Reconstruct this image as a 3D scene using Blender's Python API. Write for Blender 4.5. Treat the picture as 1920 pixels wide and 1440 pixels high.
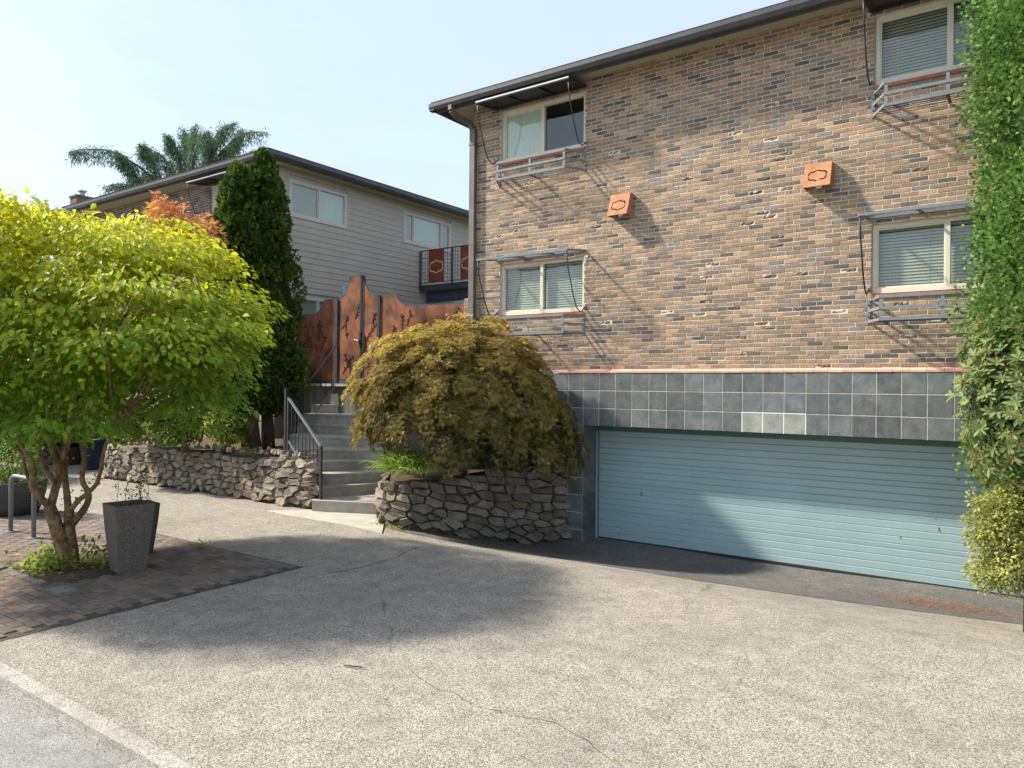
import bpy, math, random
import numpy as np
from mathutils import Matrix, Vector
for o in list(bpy.data.objects): bpy.data.objects.remove(o, do_unlink=True)
S = bpy.context.scene
COL = S.collection
random.seed(7); RN = np.random.default_rng(11)
R_ = math.radians

# ------------------------------------------------------------------ camera, sky, sun, exposure
F = 1379.363; YAW, PIT, ROL = -0.616877, 0.00164386, 0.00820507
C = np.array([6.6306, -11.0422, 2.7171])
fwd = np.array([math.sin(YAW), math.cos(YAW), 0]); rgt = np.array([math.cos(YAW), -math.sin(YAW), 0]); up = np.array([0, 0, 1.])
cw = fwd*math.cos(PIT)+up*math.sin(PIT); u2 = up*math.cos(PIT)-fwd*math.sin(PIT)
cr = rgt*math.cos(ROL)+u2*math.sin(ROL); cu = u2*math.cos(ROL)-rgt*math.sin(ROL)
cd = bpy.data.cameras.new('camera'); cam = bpy.data.objects.new('camera', cd); COL.objects.link(cam)
cd.sensor_width = 36; cd.lens = 36*F/1920; cd.clip_start = .1; cd.clip_end = 3000
m4 = Matrix.Identity(4)
for i in range(3):
    m4[i][0], m4[i][1], m4[i][2], m4[i][3] = cr[i], cu[i], -cw[i], C[i]
cam.matrix_world = m4
S.camera = cam

SUNV = Vector((-1.05, -.45, 1.0)).normalized()          # towards the sun
W = bpy.data.worlds.new('World'); S.world = W; W.use_nodes = True
nt = W.node_tree; nt.nodes.clear()
sky = nt.nodes.new('ShaderNodeTexSky'); sky.sky_type = 'NISHITA'; sky.sun_disc = False
sky.sun_elevation = math.asin(SUNV.z); sky.sun_rotation = math.atan2(SUNV.x, SUNV.y)
sky.air_density = 1.0; sky.dust_density = 2.0; sky.ozone_density = 1.5; sky.altitude = 50
bg = nt.nodes.new('ShaderNodeBackground'); bg.inputs[1].default_value = .15
tcw = nt.nodes.new('ShaderNodeTexCoord'); mpw = nt.nodes.new('ShaderNodeMapping'); mpw.inputs[3].default_value = (1.2, 1.2, 5)
nzw = nt.nodes.new('ShaderNodeTexNoise'); nzw.inputs['Scale'].default_value = 2.2; nzw.inputs['Detail'].default_value = 9; nzw.inputs['Roughness'].default_value = .62
crw = nt.nodes.new('ShaderNodeValToRGB'); crw.color_ramp.elements[0].position = .38; crw.color_ramp.elements[1].position = .78
crw.color_ramp.elements[0].color = (.80, .80, .80, 1); crw.color_ramp.elements[1].color = (.93, .93, .93, 1)
mxw = nt.nodes.new('ShaderNodeMix'); mxw.data_type = 'RGBA'; mxw.inputs['B'].default_value = (1.56, 1.83, 2.26, 1)
ow = nt.nodes.new('ShaderNodeOutputWorld')
L = nt.links.new
L(tcw.outputs['Generated'], mpw.inputs[0]); L(mpw.outputs[0], nzw.inputs['Vector']); L(nzw.outputs[0], crw.inputs[0])
L(crw.outputs[0], mxw.inputs['Factor']); L(sky.outputs[0], mxw.inputs['A']); L(mxw.outputs['Result'], bg.inputs[0]); L(bg.outputs[0], ow.inputs[0])

sd = bpy.data.lights.new('sun', 'SUN'); sd.energy = 2.9; sd.angle = R_(3.5); sd.color = (1, .93, .81)
so = bpy.data.objects.new('sun', sd); COL.objects.link(so); so.location = (-20, -20, 25)
so.rotation_euler = (-SUNV).to_track_quat('-Z', 'Y').to_euler()
S.view_settings.view_transform = 'Standard'; S.view_settings.look = 'None'
S.view_settings.exposure = 1.62; S.view_settings.gamma = 1
S.render.engine = 'CYCLES'
S.render.resolution_x = 1024; S.render.resolution_y = 768

# ------------------------------------------------------------------ helpers
def ray(x, y): return cr*(x-960)/F+cu*(720-y)/F+cw
def at(x, y, d): return C+ray(x, y)*d
def onY(x, y, Y):
    d = ray(x, y); return C+d*((Y-C[1])/d[1])
def onZ(x, y, Z):
    d = ray(x, y); return C+d*((Z-C[2])/d[2])
def sms(t): t = min(max(t, 0), 1); return t*t*(3-2*t)
ZL = .45
def gz(X, Y):
    dx = max(0-X, 0, X-7.5); dy = max(-.3-Y, 0)
    return ZL*sms(math.hypot(dx, dy)/3.4)
def gr(x, y):
    z = .3
    for i in range(25):
        p = onZ(x, y, z); z = gz(p[0], p[1])
    return p

class MB:
    def __init__(s): s.v = []; s.f = []; s.c = []; s.cur = (1, 1, 1)
    def add(s, vs, fs):
        n = len(s.v); s.v += [tuple(map(float, v)) for v in vs]; s.f += [tuple(n+i for i in f) for f in fs]; s.c += [s.cur]*len(vs); return s
    def box(s, x0, x1, y0, y1, z0, z1):
        return s.add([(x0,y0,z0),(x1,y0,z0),(x1,y1,z0),(x0,y1,z0),(x0,y0,z1),(x1,y0,z1),(x1,y1,z1),(x0,y1,z1)],
            [(0,3,2,1),(4,5,6,7),(0,1,5,4),(1,2,6,5),(2,3,7,6),(3,0,4,7)])
    def hexa(s, b, t):      # bottom 4 pts ccw, top 4 pts
        return s.add(list(b)+list(t), [(3,2,1,0),(4,5,6,7),(0,1,5,4),(1,2,6,5),(2,3,7,6),(3,0,4,7)])
    def prism(s, poly, a0, a1, axis='z'):
        n = len(poly)
        def P(p, a):
            if axis == 'z': return (p[0], p[1], a)
            if axis == 'y': return (p[0], a, p[1])
            return (a, p[0], p[1])
        vs = [P(p, a0) for p in poly]+[P(p, a1) for p in poly]
        fs = [tuple(reversed(range(n))), tuple(range(n, 2*n))]+[(i, (i+1) % n, n+(i+1) % n, n+i) for i in range(n)]
        return s.add(vs, fs)
    def tube(s, pts, r, n=6, caps=True):
        pts = [Vector(p) for p in pts]; rs = r if hasattr(r, '__len__') else [r]*len(pts)
        vs = []; fs = []; prev = None
        for i, p in enumerate(pts):
            t = (pts[min(i+1, len(pts)-1)]-pts[max(i-1, 0)])
            t = t.normalized() if t.length > 1e-9 else Vector((0, 0, 1))
            if prev is None:
                a = Vector((0, 0, 1)) if abs(t.z) < .9 else Vector((1, 0, 0)); nrm = t.cross(a).normalized()
            else:
                nrm = (prev-t*prev.dot(t)); nrm = nrm.normalized() if nrm.length > 1e-6 else t.orthogonal().normalized()
            prev = nrm; b = t.cross(nrm)
            for k in range(n):
                a = 2*math.pi*(k+.5)/n; vs.append(p+(nrm*math.cos(a)+b*math.sin(a))*rs[i])
        for i in range(len(pts)-1):
            for k in range(n):
                fs.append((i*n+k, i*n+(k+1) % n, (i+1)*n+(k+1) % n, (i+1)*n+k))
        if caps: fs.append(tuple(reversed(range(n)))); fs.append(tuple((len(pts)-1)*n+k for k in range(n)))
        return s.add(vs, fs)
    def bar(s, a, b, w, h, upv=(0, 0, 1)):       # rectangular bar from a to b
        a = Vector(a); b = Vector(b); t = (b-a).normalized(); x = t.cross(Vector(upv))
        if x.length < 1e-4: x = t.cross(Vector((1, 0, 0)))
        x.normalize(); z = x.cross(t); x *= w/2; z *= h/2
        return s.hexa([a-x-z, a+x-z, b+x-z, b-x-z], [a-x+z, a+x+z, b+x+z, b-x+z])
    def lathe(s, prof, c, n=24):
        vs = []; fs = []
        for (r, z) in prof:
            for k in range(n):
                a = 2*math.pi*k/n; vs.append((c[0]+r*math.cos(a), c[1]+r*math.sin(a), c[2]+z))
        for i in range(len(prof)-1):
            for k in range(n): fs.append((i*n+k, i*n+(k+1) % n, (i+1)*n+(k+1) % n, (i+1)*n+k))
        return s.add(vs, fs)
    def mesh(s, name, mat):
        me = bpy.data.meshes.new(name); me.from_pydata(s.v, [], s.f); me.update()
        if any(c != (1, 1, 1) for c in s.c):
            at_ = me.color_attributes.new('Col', 'FLOAT_COLOR', 'POINT')
            at_.data.foreach_set('color', np.concatenate([np.array(s.c, float), np.ones((len(s.c), 1))], 1).ravel())
        if mat: me.materials.append(mat)
        return me
    def build(s, name, mat, parent=None, smooth=False, **kw):
        return mobj(name, s.mesh(name, mat), parent, smooth, **kw)

def fix(o, parent):
    if parent is not None:
        o.parent = parent
        o.matrix_parent_inverse = Matrix.Translation(-Vector(wloc(parent)))
def wloc(o):
    p = Vector(o.location)
    return p
def mobj(name, me, parent=None, smooth=False, label=None, cat=None, group=None, kind=None, loc=None):
    o = bpy.data.objects.new(name, me); COL.objects.link(o)
    if loc is not None: o.location = loc
    fix(o, parent)
    if smooth and me is not None: me.polygons.foreach_set('use_smooth', [True]*len(me.polygons))
    tag(o, label, cat, group, kind); return o
def tag(o, label=None, cat=None, group=None, kind=None):
    if label: o['label'] = label
    if cat: o['category'] = cat
    if group: o['group'] = group
    if kind: o['kind'] = kind
    return o
def thing(name, label, cat, loc=(0, 0, 0), group=None):
    o = bpy.data.objects.new(name, None); COL.objects.link(o); o.location = tuple(map(float, loc)); o.empty_display_size = .2
    return tag(o, label, cat, group)
# sub-part parents are meshes whose origin sits at the world origin, so wloc() is right for both cases

def fastmesh(name, V, T, colv, mat):
    me = bpy.data.meshes.new(name); n = len(V); m = len(T)
    me.vertices.add(n); me.vertices.foreach_set('co', np.asarray(V, np.float32).ravel())
    me.loops.add(m*3); me.loops.foreach_set('vertex_index', np.asarray(T, np.int32).ravel())
    me.polygons.add(m); me.polygons.foreach_set('loop_start', np.arange(0, m*3, 3, dtype=np.int32)); me.polygons.foreach_set('loop_total', np.full(m, 3, np.int32))
    me.update(calc_edges=True)
    if colv is not None:
        a = me.color_attributes.new('Col', 'FLOAT_COLOR', 'POINT')
        a.data.foreach_set('color', np.concatenate([colv, np.ones((n, 1))], 1).astype(np.float32).ravel())
    if mat: me.materials.append(mat)
    return me
def nrm(a): return a/np.maximum(np.linalg.norm(a, axis=-1, keepdims=True), 1e-9)
def scatter(P, D, N, Sz, tv, tf, cols):
    """leaf template (along, side, normal) placed at P with axis D and normal N"""
    D = nrm(D); X = nrm(np.cross(D, N)); Nn = np.cross(X, D)
    tv = np.array(tv, float); tf = np.array(tf, int); k = len(tv); n = len(P)
    Sz = np.broadcast_to(np.asarray(Sz, float), (n,))
    V = (P[:, None]+Sz[:, None, None]*(tv[None, :, 0:1]*D[:, None]+tv[None, :, 1:2]*X[:, None]+tv[None, :, 2:3]*Nn[:, None])).reshape(-1, 3)
    T = (tf[None]+(np.arange(n)*k)[:, None, None]).reshape(-1, 3)
    return V, T, np.repeat(cols, k, 0)
def merge(parts):
    V = []; T = []; K = []; o = 0
    for v, t, c in parts: V.append(v); T.append(t+o); K.append(c); o += len(v)
    return np.concatenate(V), np.concatenate(T), np.concatenate(K)
def rdir(n, rng=RN): return nrm(rng.normal(size=(n, 3)))
def lerpc(a, b, t): a = np.array(a); b = np.array(b); t = np.clip(t, 0, 1)[:, None]; return a*(1-t)+b*t
OVATE = ([(0,0,0),(.28,.24,.05),(.62,.24,.04),(1,0,-.12),(.62,-.24,.04),(.28,-.24,.05),(.45,0,-.03)],
         [(0,6,1),(1,6,2),(2,6,3),(3,6,4),(4,6,5),(5,6,0)])
OBLONG = ([(0,0,0),(.3,.1,.02),(.7,.14,.02),(1,0,-.05),(.7,-.14,.02),(.3,-.1,.02),(.55,0,-.02)],
         [(0,6,1),(1,6,2),(2,6,3),(3,6,4),(4,6,5),(5,6,0)])
def star(nb, spread, wid):
    v = []; f = []
    for i in range(nb):
        a = (i-(nb-1)/2)*spread/(nb-1); l = 1-.35*abs(a)/(spread/2); ca, sa = math.cos(a), math.sin(a); b = len(v)
        v += [(0, 0, 0), (ca*l*.5-sa*wid, sa*l*.5+ca*wid, .04), (ca*l, sa*l, -.06), (ca*l*.5+sa*wid, sa*l*.5-ca*wid, .04)]
        f += [(b, b+1, b+2), (b, b+2, b+3)]
    return v, f
LACE = star(5, 1.9, .05)
FAN = star(4, 1.5, .13)
BLADE = ([(0,.012,0),(0,-.012,0),(.45,.016,.16),(.45,-.016,.16),(.8,.01,.1),(.8,-.01,.1),(1.05,0,-.08)], [(0,1,3),(0,3,2),(2,3,5),(2,5,4),(4,5,6)])
NEEDLE = ([(0,.0,0),(.5,.07,0),(1,0,-.05),(.5,-.07,0)], [(0,1,2),(0,2,3)])

# ------------------------------------------------------------------ materials
def MAT(name, c1, c2=None, sc=6, lo=.35, hi=.65, rough=.8, bump=0, bsc=40, attr=False, metal=0, spec=.3, transl=0, detail=6, stretch=None, c3=None, sc3=1.2, f3=.5, extra=None):
    m = bpy.data.materials.new(name); m.use_nodes = True; t = m.node_tree; n = t.nodes; l = t.links.new
    p = n['Principled BSDF']; p.inputs['Roughness'].default_value = rough; p.inputs['Metallic'].default_value = metal; p.inputs['Specular IOR Level'].default_value = spec
    geo = n.new('ShaderNodeNewGeometry'); vec = geo.outputs['Position']
    if stretch:
        mp = n.new('ShaderNodeMapping'); mp.inputs[3].default_value = stretch; l(vec, mp.inputs[0]); vec2 = mp.outputs[0]
    else: vec2 = vec
    def noise(scale, v=vec2, det=detail):
        z = n.new('ShaderNodeTexNoise'); z.inputs['Scale'].default_value = scale; z.inputs['Detail'].default_value = det; z.inputs['Roughness'].default_value = .6; l(v, z.inputs['Vector']); return z.outputs[0]
    def mix(f, a, b, mode='MIX'):
        x = n.new('ShaderNodeMix'); x.data_type = 'RGBA'; x.blend_type = mode
        for s, v in (('Factor', f), ('A', a), ('B', b)):
            if hasattr(v, 'links'): l(v, x.inputs[s])
            else: x.inputs[s].default_value = v if s == 'Factor' else (*v, 1)
        return x.outputs['Result']
    def rng(v, a, b, c=0, d=1):
        x = n.new('ShaderNodeMapRange'); x.inputs[1].default_value = a; x.inputs[2].default_value = b; x.inputs[3].default_value = c; x.inputs[4].default_value = d; l(v, x.inputs[0]); return x.outputs[0]
    col = mix(rng(noise(sc), lo, hi), c1, c2 or c1)
    if c3: col = mix(rng(noise(sc3, vec), .45, .7, 0, f3), col, c3)
    if attr:
        a = n.new('ShaderNodeAttribute'); a.attribute_name = 'Col'; col = mix(1.0, col, a.outputs['Color'], 'MULTIPLY')
    if extra: col = extra(t, n, l, vec, col, mix, rng, noise)
    l(col, p.inputs['Base Color'])
    if bump:
        b = n.new('ShaderNodeBump'); b.inputs['Strength'].default_value = 1; b.inputs['Distance'].default_value = bump; l(noise(bsc, vec), b.inputs['Height']); l(b.outputs[0], p.inputs['Normal'])
    if transl:
        tr = n.new('ShaderNodeBsdfTranslucent'); l(col, tr.inputs[0]); ms = n.new('ShaderNodeMixShader'); ms.inputs[0].default_value = transl
        l(p.outputs[0], ms.inputs[1]); l(tr.outputs[0], ms.inputs[2]); l(ms.outputs[0], n['Material Output'].inputs[0])
    return m
W1 = (1, 1, 1)
def brick_extra(t, n, l, vec, col, mix, rng, noise):
    # flashed bands across some bricks and fired speckle
    sx = n.new('ShaderNodeMapping'); sx.inputs[3].default_value = (24, 1, 5); l(vec, sx.inputs[0])
    nb = noise(1.0, sx.outputs[0], 2)
    sel = noise(3.1, vec, 1)
    g = n.new('ShaderNodeMath'); g.operation = 'MULTIPLY'; l(rng(nb, .52, .62), g.inputs[0]); l(rng(sel, .50, .62, 0, .75), g.inputs[1])
    return mix(g.outputs[0], col, (.15, .14, .13))
m_brick = MAT('brick', (.80, .80, .80), (1.12, 1.08, 1.0), sc=30, rough=.85, bump=.0025, bsc=130, attr=True, extra=brick_extra)
m_brick2 = MAT('brick_far', (.80, .80, .80), (1.1, 1.06, 1.0), sc=30, rough=.85, bump=.002, bsc=90, attr=True)
m_mortar = MAT('mortar', (.50, .46, .39), (.62, .57, .49), sc=14, rough=.95, bump=.002, bsc=200)
m_redbrick = MAT('red_brick', (.36, .13, .075), (.46, .18, .11), sc=9, rough=.8, bump=.001, bsc=120)
m_sunlit_ledge = MAT('ledge_brick', (.56, .30, .22), (.66, .40, .31), sc=6, rough=.8, bump=.001, bsc=120, attr=True)  # red ledge brick paled to pink, strong sun put into the colour
def tile_extra(t, n, l, vec, col, mix, rng, noise):
    sx = n.new('ShaderNodeMapping'); sx.inputs[3].default_value = (7, 7, 2.2); sx.inputs[2].default_value = (0, .5, 0); l(vec, sx.inputs[0])
    return mix(rng(noise(2.2, sx.outputs[0], 8), .56, .80, 0, .45), col, (.26, .265, .25))
m_tile = MAT('slate_tile', (.085, .098, .10), (.15, .16, .155), sc=5, rough=.62, bump=.004, bsc=16, attr=True, spec=.35, extra=tile_extra)
m_grout = MAT('grout', (.42, .39, .32), (.55, .51, .43), sc=20, rough=.95)
m_trim = MAT('cream_vinyl', (.66, .61, .48), (.72, .67, .54), sc=3, rough=.5)
m_trimw = MAT('pale_vinyl', (.62, .57, .50), (.68, .63, .56), sc=3, rough=.5)
m_gutter = MAT('dark_gutter', (.050, .050, .052), (.07, .07, .072), sc=4, rough=.4, spec=.5)
m_down_lit = MAT('lit_brown_downspout', (.115, .10, .088), (.15, .132, .118), sc=4, rough=.45, spec=.5)  # paler, browner copy of the gutter colour with sunlight painted in
m_soffit = MAT('soffit_paint', (.42, .38, .27), (.47, .43, .31), sc=3, rough=.8)
m_roof = MAT('roof_membrane', (.22, .19, .16), (.32, .28, .24), sc=10, rough=.9)
m_black = MAT('black_metal', (.02, .02, .021), (.032, .032, .034), sc=30, rough=.5, spec=.5)
m_grey = MAT('grey_metal', (.16, .175, .19), (.20, .215, .235), sc=20, rough=.5, spec=.5)
m_steel = MAT('blue_grey_steel', (.035, .042, .055), (.05, .06, .075), sc=8, rough=.5, spec=.5)
m_galv = MAT('galvanized_steel', (.30, .32, .34), (.40, .42, .44), sc=25, rough=.45, metal=.6, spec=.5)
m_chrome = MAT('steel_handle', (.6, .6, .6), rough=.25, metal=.9)
m_int = MAT('interior', (.05, .05, .05), (.07, .068, .062), sc=2, rough=.9)
m_blind = MAT('blind_slat', (.50, .475, .40), (.56, .53, .45), sc=5, rough=.6)
m_curtain_refl = MAT('curtain_and_reflection', (.66, .70, .64), (.78, .80, .74), sc=4, rough=.9, stretch=(9, 9, .5))  # real curtain cloth, also used as painted sky reflection
m_concrete = MAT('step_concrete', (.34, .315, .27), (.45, .42, .365), sc=5, rough=.9, bump=.002, bsc=150, c3=(.22, .20, .165), sc3=1.6, f3=.7)
m_conlight = MAT('pale_concrete', (.36, .335, .29), (.44, .41, .36), sc=3, rough=.9, bump=.0015, bsc=180, c3=(.30, .28, .25), sc3=2.4, f3=.5)
m_cmu = MAT('painted_foundation', (.20, .20, .17), (.27, .265, .23), sc=3, rough=.9, bump=.002, bsc=60)
m_siding = MAT('beige_siding', (.50, .455, .365), (.54, .49, .395), sc=2.4, rough=.7, bump=.0012, bsc=60, c3=(.57, .52, .46), sc3=1.1, f3=.5)
m_door = MAT('aqua_paint', (.315, .435, .445), (.35, .47, .48), sc=1.5, rough=.5, spec=.4, c3=(.28, .39, .40), sc3=.8, f3=.5, bump=.0006, bsc=90)
m_dgreen = MAT('green_header_paint', (.075, .15, .125), (.09, .17, .145), sc=4, rough=.6)
def rust_extra(t, n, l, vec, col, mix, rng, noise):
    sx = n.new('ShaderNodeMapping'); sx.inputs[3].default_value = (1.7, 1.7, 1.1); l(vec, sx.inputs[0])
    return mix(rng(noise(1.6, sx.outputs[0], 9), .46, .66, 0, .9), col, (.06, .028, .02))
m_rust = MAT('weathered_rust', (.17, .052, .024), (.33, .125, .055), sc=2.6, rough=.75, bump=.0008, bsc=90, extra=rust_extra)
m_rust2 = MAT('orange_rust', (.36, .15, .07), (.46, .24, .13), sc=7, rough=.75, bump=.0008, bsc=90)
m_rust3 = MAT('red_rust', (.20, .050, .018), (.27, .075, .026), sc=6, rough=.75)
m_dkrust = MAT('dark_rust', (.07, .032, .02), (.13, .06, .035), sc=10, rough=.7)
m_stone = MAT('basalt_stone', (.20, .18, .155), (.36, .33, .285), sc=6, rough=.92, bump=.022, bsc=26, attr=True, c3=(.46, .42, .36), sc3=11, f3=.6)
m_soil = MAT('soil', (.06, .042, .028), (.12, .085, .055), sc=12, rough=1, bump=.02, bsc=30)
m_bark = MAT('tan_bark', (.17, .10, .05), (.37, .24, .125), sc=18, rough=.9, bump=.014, bsc=34, c3=(.05, .038, .028), sc3=7, f3=.95)
m_bark2 = MAT('dark_bark', (.06, .04, .028), (.13, .09, .06), sc=18, rough=.95, bump=.01, bsc=50, stretch=(3, 3, .6))
m_leaf = MAT('leaf', (.85, .85, .85), (1.1, 1.1, 1.1), sc=14, rough=.55, attr=True, transl=.5, spec=.35)
m_con = MAT('conifer_leaf', (.8, .8, .8), (1.15, 1.15, 1.15), sc=9, rough=.6, attr=True, transl=.3, spec=.25)
m_lace = MAT('maple_leaf', (.8, .8, .8), (1.15, 1.15, 1.15), sc=8, rough=.55, attr=True, transl=.4, spec=.25)
m_crown_shade = MAT('crown_shade', (.012, .024, .008), (.026, .045, .014), sc=20, rough=1, spec=0)  # near-black solid cores paint in the shade inside the crowns
m_speck = MAT('speckled_planter', (.10, .083, .068), (.22, .19, .16), sc=95, lo=.50, hi=.60, rough=.75, bump=.002, bsc=200, detail=2)
m_black_pl = MAT('dark_planter', (.05, .048, .046), (.15, .142, .13), sc=110, lo=.52, hi=.62, rough=.75, bump=.002, bsc=200, detail=2)
m_towel = MAT('pale_blue_cloth', (.42, .62, .70), (.52, .70, .76), sc=8, rough=.95)
m_bin = MAT('navy_plastic', (.02, .03, .055), (.03, .042, .07), sc=4, rough=.5)
m_boxc = MAT('cream_board', (.50, .46, .37), (.56, .52, .42), sc=8, rough=.8)
m_wood = MAT('worn_wood', (.30, .20, .13), (.42, .31, .22), sc=6, rough=.9, stretch=(20, 20, 1.5))
m_white = MAT('white_paint', (.72, .71, .68), (.78, .77, .74), sc=6, rough=.6)

def ground_mat(name, dark, mid, light, psc, stain, bump=.003, stain_f=.55, stain_sc=.55):
    m = bpy.data.materials.new(name); m.use_nodes = True; t = m.node_tree; n = t.nodes; l = t.links.new
    p = n['Principled BSDF']; p.inputs['Roughness'].default_value = .92; p.inputs['Specular IOR Level'].default_value = .2
    g = n.new('ShaderNodeNewGeometry')
    v = n.new('ShaderNodeTexVoronoi'); v.inputs['Scale'].default_value = psc; l(g.outputs['Position'], v.inputs['Vector'])
    sep = n.new('ShaderNodeSeparateColor'); l(v.outputs['Color'], sep.inputs[0])
    r = n.new('ShaderNodeValToRGB'); e = r.color_ramp.elements; e[0].color = (*dark, 1); e[1].color = (*light, 1); e[0].position = .08; e[1].position = .95
    k = e.new(.45); k.color = (*mid, 1); l(sep.outputs[0], r.inputs[0])
    def nz(s, d=7, dist=0):
        z = n.new('ShaderNodeTexNoise'); z.inputs['Scale'].default_value = s; z.inputs['Detail'].default_value = d; z.inputs['Roughness'].default_value = .62; z.inputs['Distortion'].default_value = dist; l(g.outputs['Position'], z.inputs['Vector']); return z.outputs[0]
    def mr(s, a, b, c, d):
        x = n.new('ShaderNodeMapRange'); x.inputs[1].default_value = a; x.inputs[2].default_value = b; x.inputs[3].default_value = c; x.inputs[4].default_value = d; l(s, x.inputs[0]); return x.outputs[0]
    x = n.new('ShaderNodeMix'); x.data_type = 'RGBA'; x.inputs['B'].default_value = (*stain, 1); l(r.outputs[0], x.inputs['A']); l(mr(nz(stain_sc, 8, .4), .48, .66, 0, stain_f), x.inputs['Factor'])
    y = n.new('ShaderNodeMix'); y.data_type = 'RGBA'; y.blend_type = 'MULTIPLY'; y.inputs['Factor'].default_value = 1
    cc = n.new('ShaderNodeCombineColor'); q = mr(nz(4.5, 5), .3, .7, .80, 1.14)
    for i in range(3): l(q, cc.inputs[i])
    l(x.outputs['Result'], y.inputs['A']); l(cc.outputs[0], y.inputs['B']); l(y.outputs['Result'], p.inputs['Base Color'])
    b = n.new('ShaderNodeBump'); b.inputs['Distance'].default_value = bump; b.inputs['Strength'].default_value = .8; l(v.outputs['Distance'], b.inputs['Height']); b.invert = True; l(b.outputs[0], p.inputs['Normal'])
    return m
m_agg = ground_mat('exposed_aggregate', (.125, .112, .095), (.265, .238, .198), (.42, .38, .32), 125, (.16, .15, .135), stain_f=.35)
m_asph = ground_mat('asphalt', (.06, .058, .055), (.115, .11, .10), (.22, .21, .19), 150, (.09, .085, .08), .002)
m_street = ground_mat('street_asphalt', (.17, .165, .155), (.25, .24, .225), (.36, .35, .33), 130, (.17, .165, .16), .003)
m_paver = MAT('brown_paver', (.15, .122, .103), (.215, .176, .148), sc=16, rough=.92, bump=.003, bsc=90, attr=True, c3=(.10, .088, .075), sc3=1.1, f3=.6)
m_sand = MAT('joint_sand', (.05, .045, .035), (.10, .085, .065), sc=25, rough=1)
m_curb = ground_mat('curb_concrete', (.20, .19, .17), (.31, .29, .26), (.42, .395, .36), 110, (.25, .22, .18), .002)

def glass_mat():
    m = bpy.data.materials.new('window_glass'); m.use_nodes = True; t = m.node_tree; n = t.nodes; l = t.links.new; n.remove(n['Principled BSDF'])
    tr = n.new('ShaderNodeBsdfTransparent'); tr.inputs[0].default_value = (.90, .94, .91, 1)
    gl = n.new('ShaderNodeBsdfGlossy'); gl.inputs['Roughness'].default_value = .02
    fr = n.new('ShaderNodeFresnel'); bfg = n.new('ShaderNodeNewGeometry'); bmr = n.new('ShaderNodeMapRange'); bmr.inputs[3].default_value = 1.7; bmr.inputs[4].default_value = 1/1.7; l(bfg.outputs['Backfacing'], bmr.inputs[0]); l(bmr.outputs[0], fr.inputs[0])
    g = n.new('ShaderNodeNewGeometry'); z = n.new('ShaderNodeTexNoise'); z.inputs['Scale'].default_value = 2.2; z.inputs['Detail'].default_value = 1; l(g.outputs['Position'], z.inputs['Vector'])
    b = n.new('ShaderNodeBump'); b.inputs['Distance'].default_value = .012; b.inputs['Strength'].default_value = .5; l(z.outputs[0], b.inputs['Height']); l(b.outputs[0], gl.inputs['Normal'])
    mx = n.new('ShaderNodeMixShader'); l(fr.outputs[0], mx.inputs[0]); l(tr.outputs[0], mx.inputs[1]); l(gl.outputs[0], mx.inputs[2]); l(mx.outputs[0], n['Material Output'].inputs[0]); return m
m_glass = glass_mat()
def poly_mat():
    m = bpy.data.materials.new('clear_canopy_sheet'); m.use_nodes = True; t = m.node_tree; n = t.nodes; l = t.links.new; n.remove(n['Principled BSDF'])
    tr = n.new('ShaderNodeBsdfTransparent'); tr.inputs[0].default_value = (.96, .97, .97, 1); gl = n.new('ShaderNodeBsdfGlossy'); gl.inputs['Roughness'].default_value = .1
    fr = n.new('ShaderNodeFresnel'); bfg = n.new('ShaderNodeNewGeometry'); bmr = n.new('ShaderNodeMapRange'); bmr.inputs[3].default_value = 1.45; bmr.inputs[4].default_value = 1/1.45; l(bfg.outputs['Backfacing'], bmr.inputs[0]); l(bmr.outputs[0], fr.inputs[0]); mx = n.new('ShaderNodeMixShader'); l(fr.outputs[0], mx.inputs[0]); l(tr.outputs[0], mx.inputs[1]); l(gl.outputs[0], mx.inputs[2]); l(mx.outputs[0], n['Material Output'].inputs[0]); return m
m_clear = poly_mat()

exec_parts = []

# ================================================================== SETTING: ground, street, pavements
mb = MB(); mb.add([(-400,-400,-.35),(400,-400,-.35),(400,400,-.35),(-400,400,-.35)], [(0,1,2,3)])
mb.build('ground', MAT('far_ground', (.10, .11, .07), (.16, .16, .11), sc=.3, rough=1), kind='structure')
mb = MB(); nx = 60
for i in range(nx):
    x0 = -120+240*i/nx; x1 = -120+240*(i+1)/nx
    mb.add([(x0,-60,ZL-.05),(x1,-60,ZL-.05),(x1,-8.6,ZL-.05),(x0,-8.6,ZL-.05)], [(0,1,2,3)])
mb.build('street', m_street, kind='structure')
def sheet(xs, yfun, ny, zf, mat, name, **kw):
    V = []; Fs = []
    for x in xs:
        ya, yb = yfun(x)
        for j in range(ny+1):
            y = ya+(yb-ya)*j/ny; V.append((x, y, zf(x, y)))
    k = ny+1
    for i in range(len(xs)-1):
        for j in range(ny): Fs.append((i*k+j, (i+1)*k+j, (i+1)*k+j+1, i*k+j+1))
    m = MB(); m.add(V, Fs); return m.build(name, mat, smooth=True, **kw)
xs = list(np.linspace(-90, -6, 15))+list(np.linspace(-5.5, 10, 63))+[12, 16, 30, 90]
sheet(xs, lambda x: (-8.58, .9), 38, lambda x, y: gz(x, y), m_agg, 'driveway', kind='structure')
mb = MB(); mb.hexa([(-90,-8.70,ZL-.2),(90,-8.70,ZL-.2),(90,-8.575,ZL-.2),(-90,-8.575,ZL-.2)], [(-90,-8.675,ZL-.012),(90,-8.675,ZL-.012),(90,-8.575,ZL+.003),(-90,-8.575,ZL+.003)])
mb.build('kerb', m_curb, kind='structure')
EDX = [-2.6,-1.97,-1.32,-.79,.0,.65,1.86,3.09,4.27,5.4,6.45,9]; EDY = [-2.2,-2.58,-2.62,-2.42,-2.16,-2.0,-1.86,-1.78,-1.48,-1.10,-.80,-.2]
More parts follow.
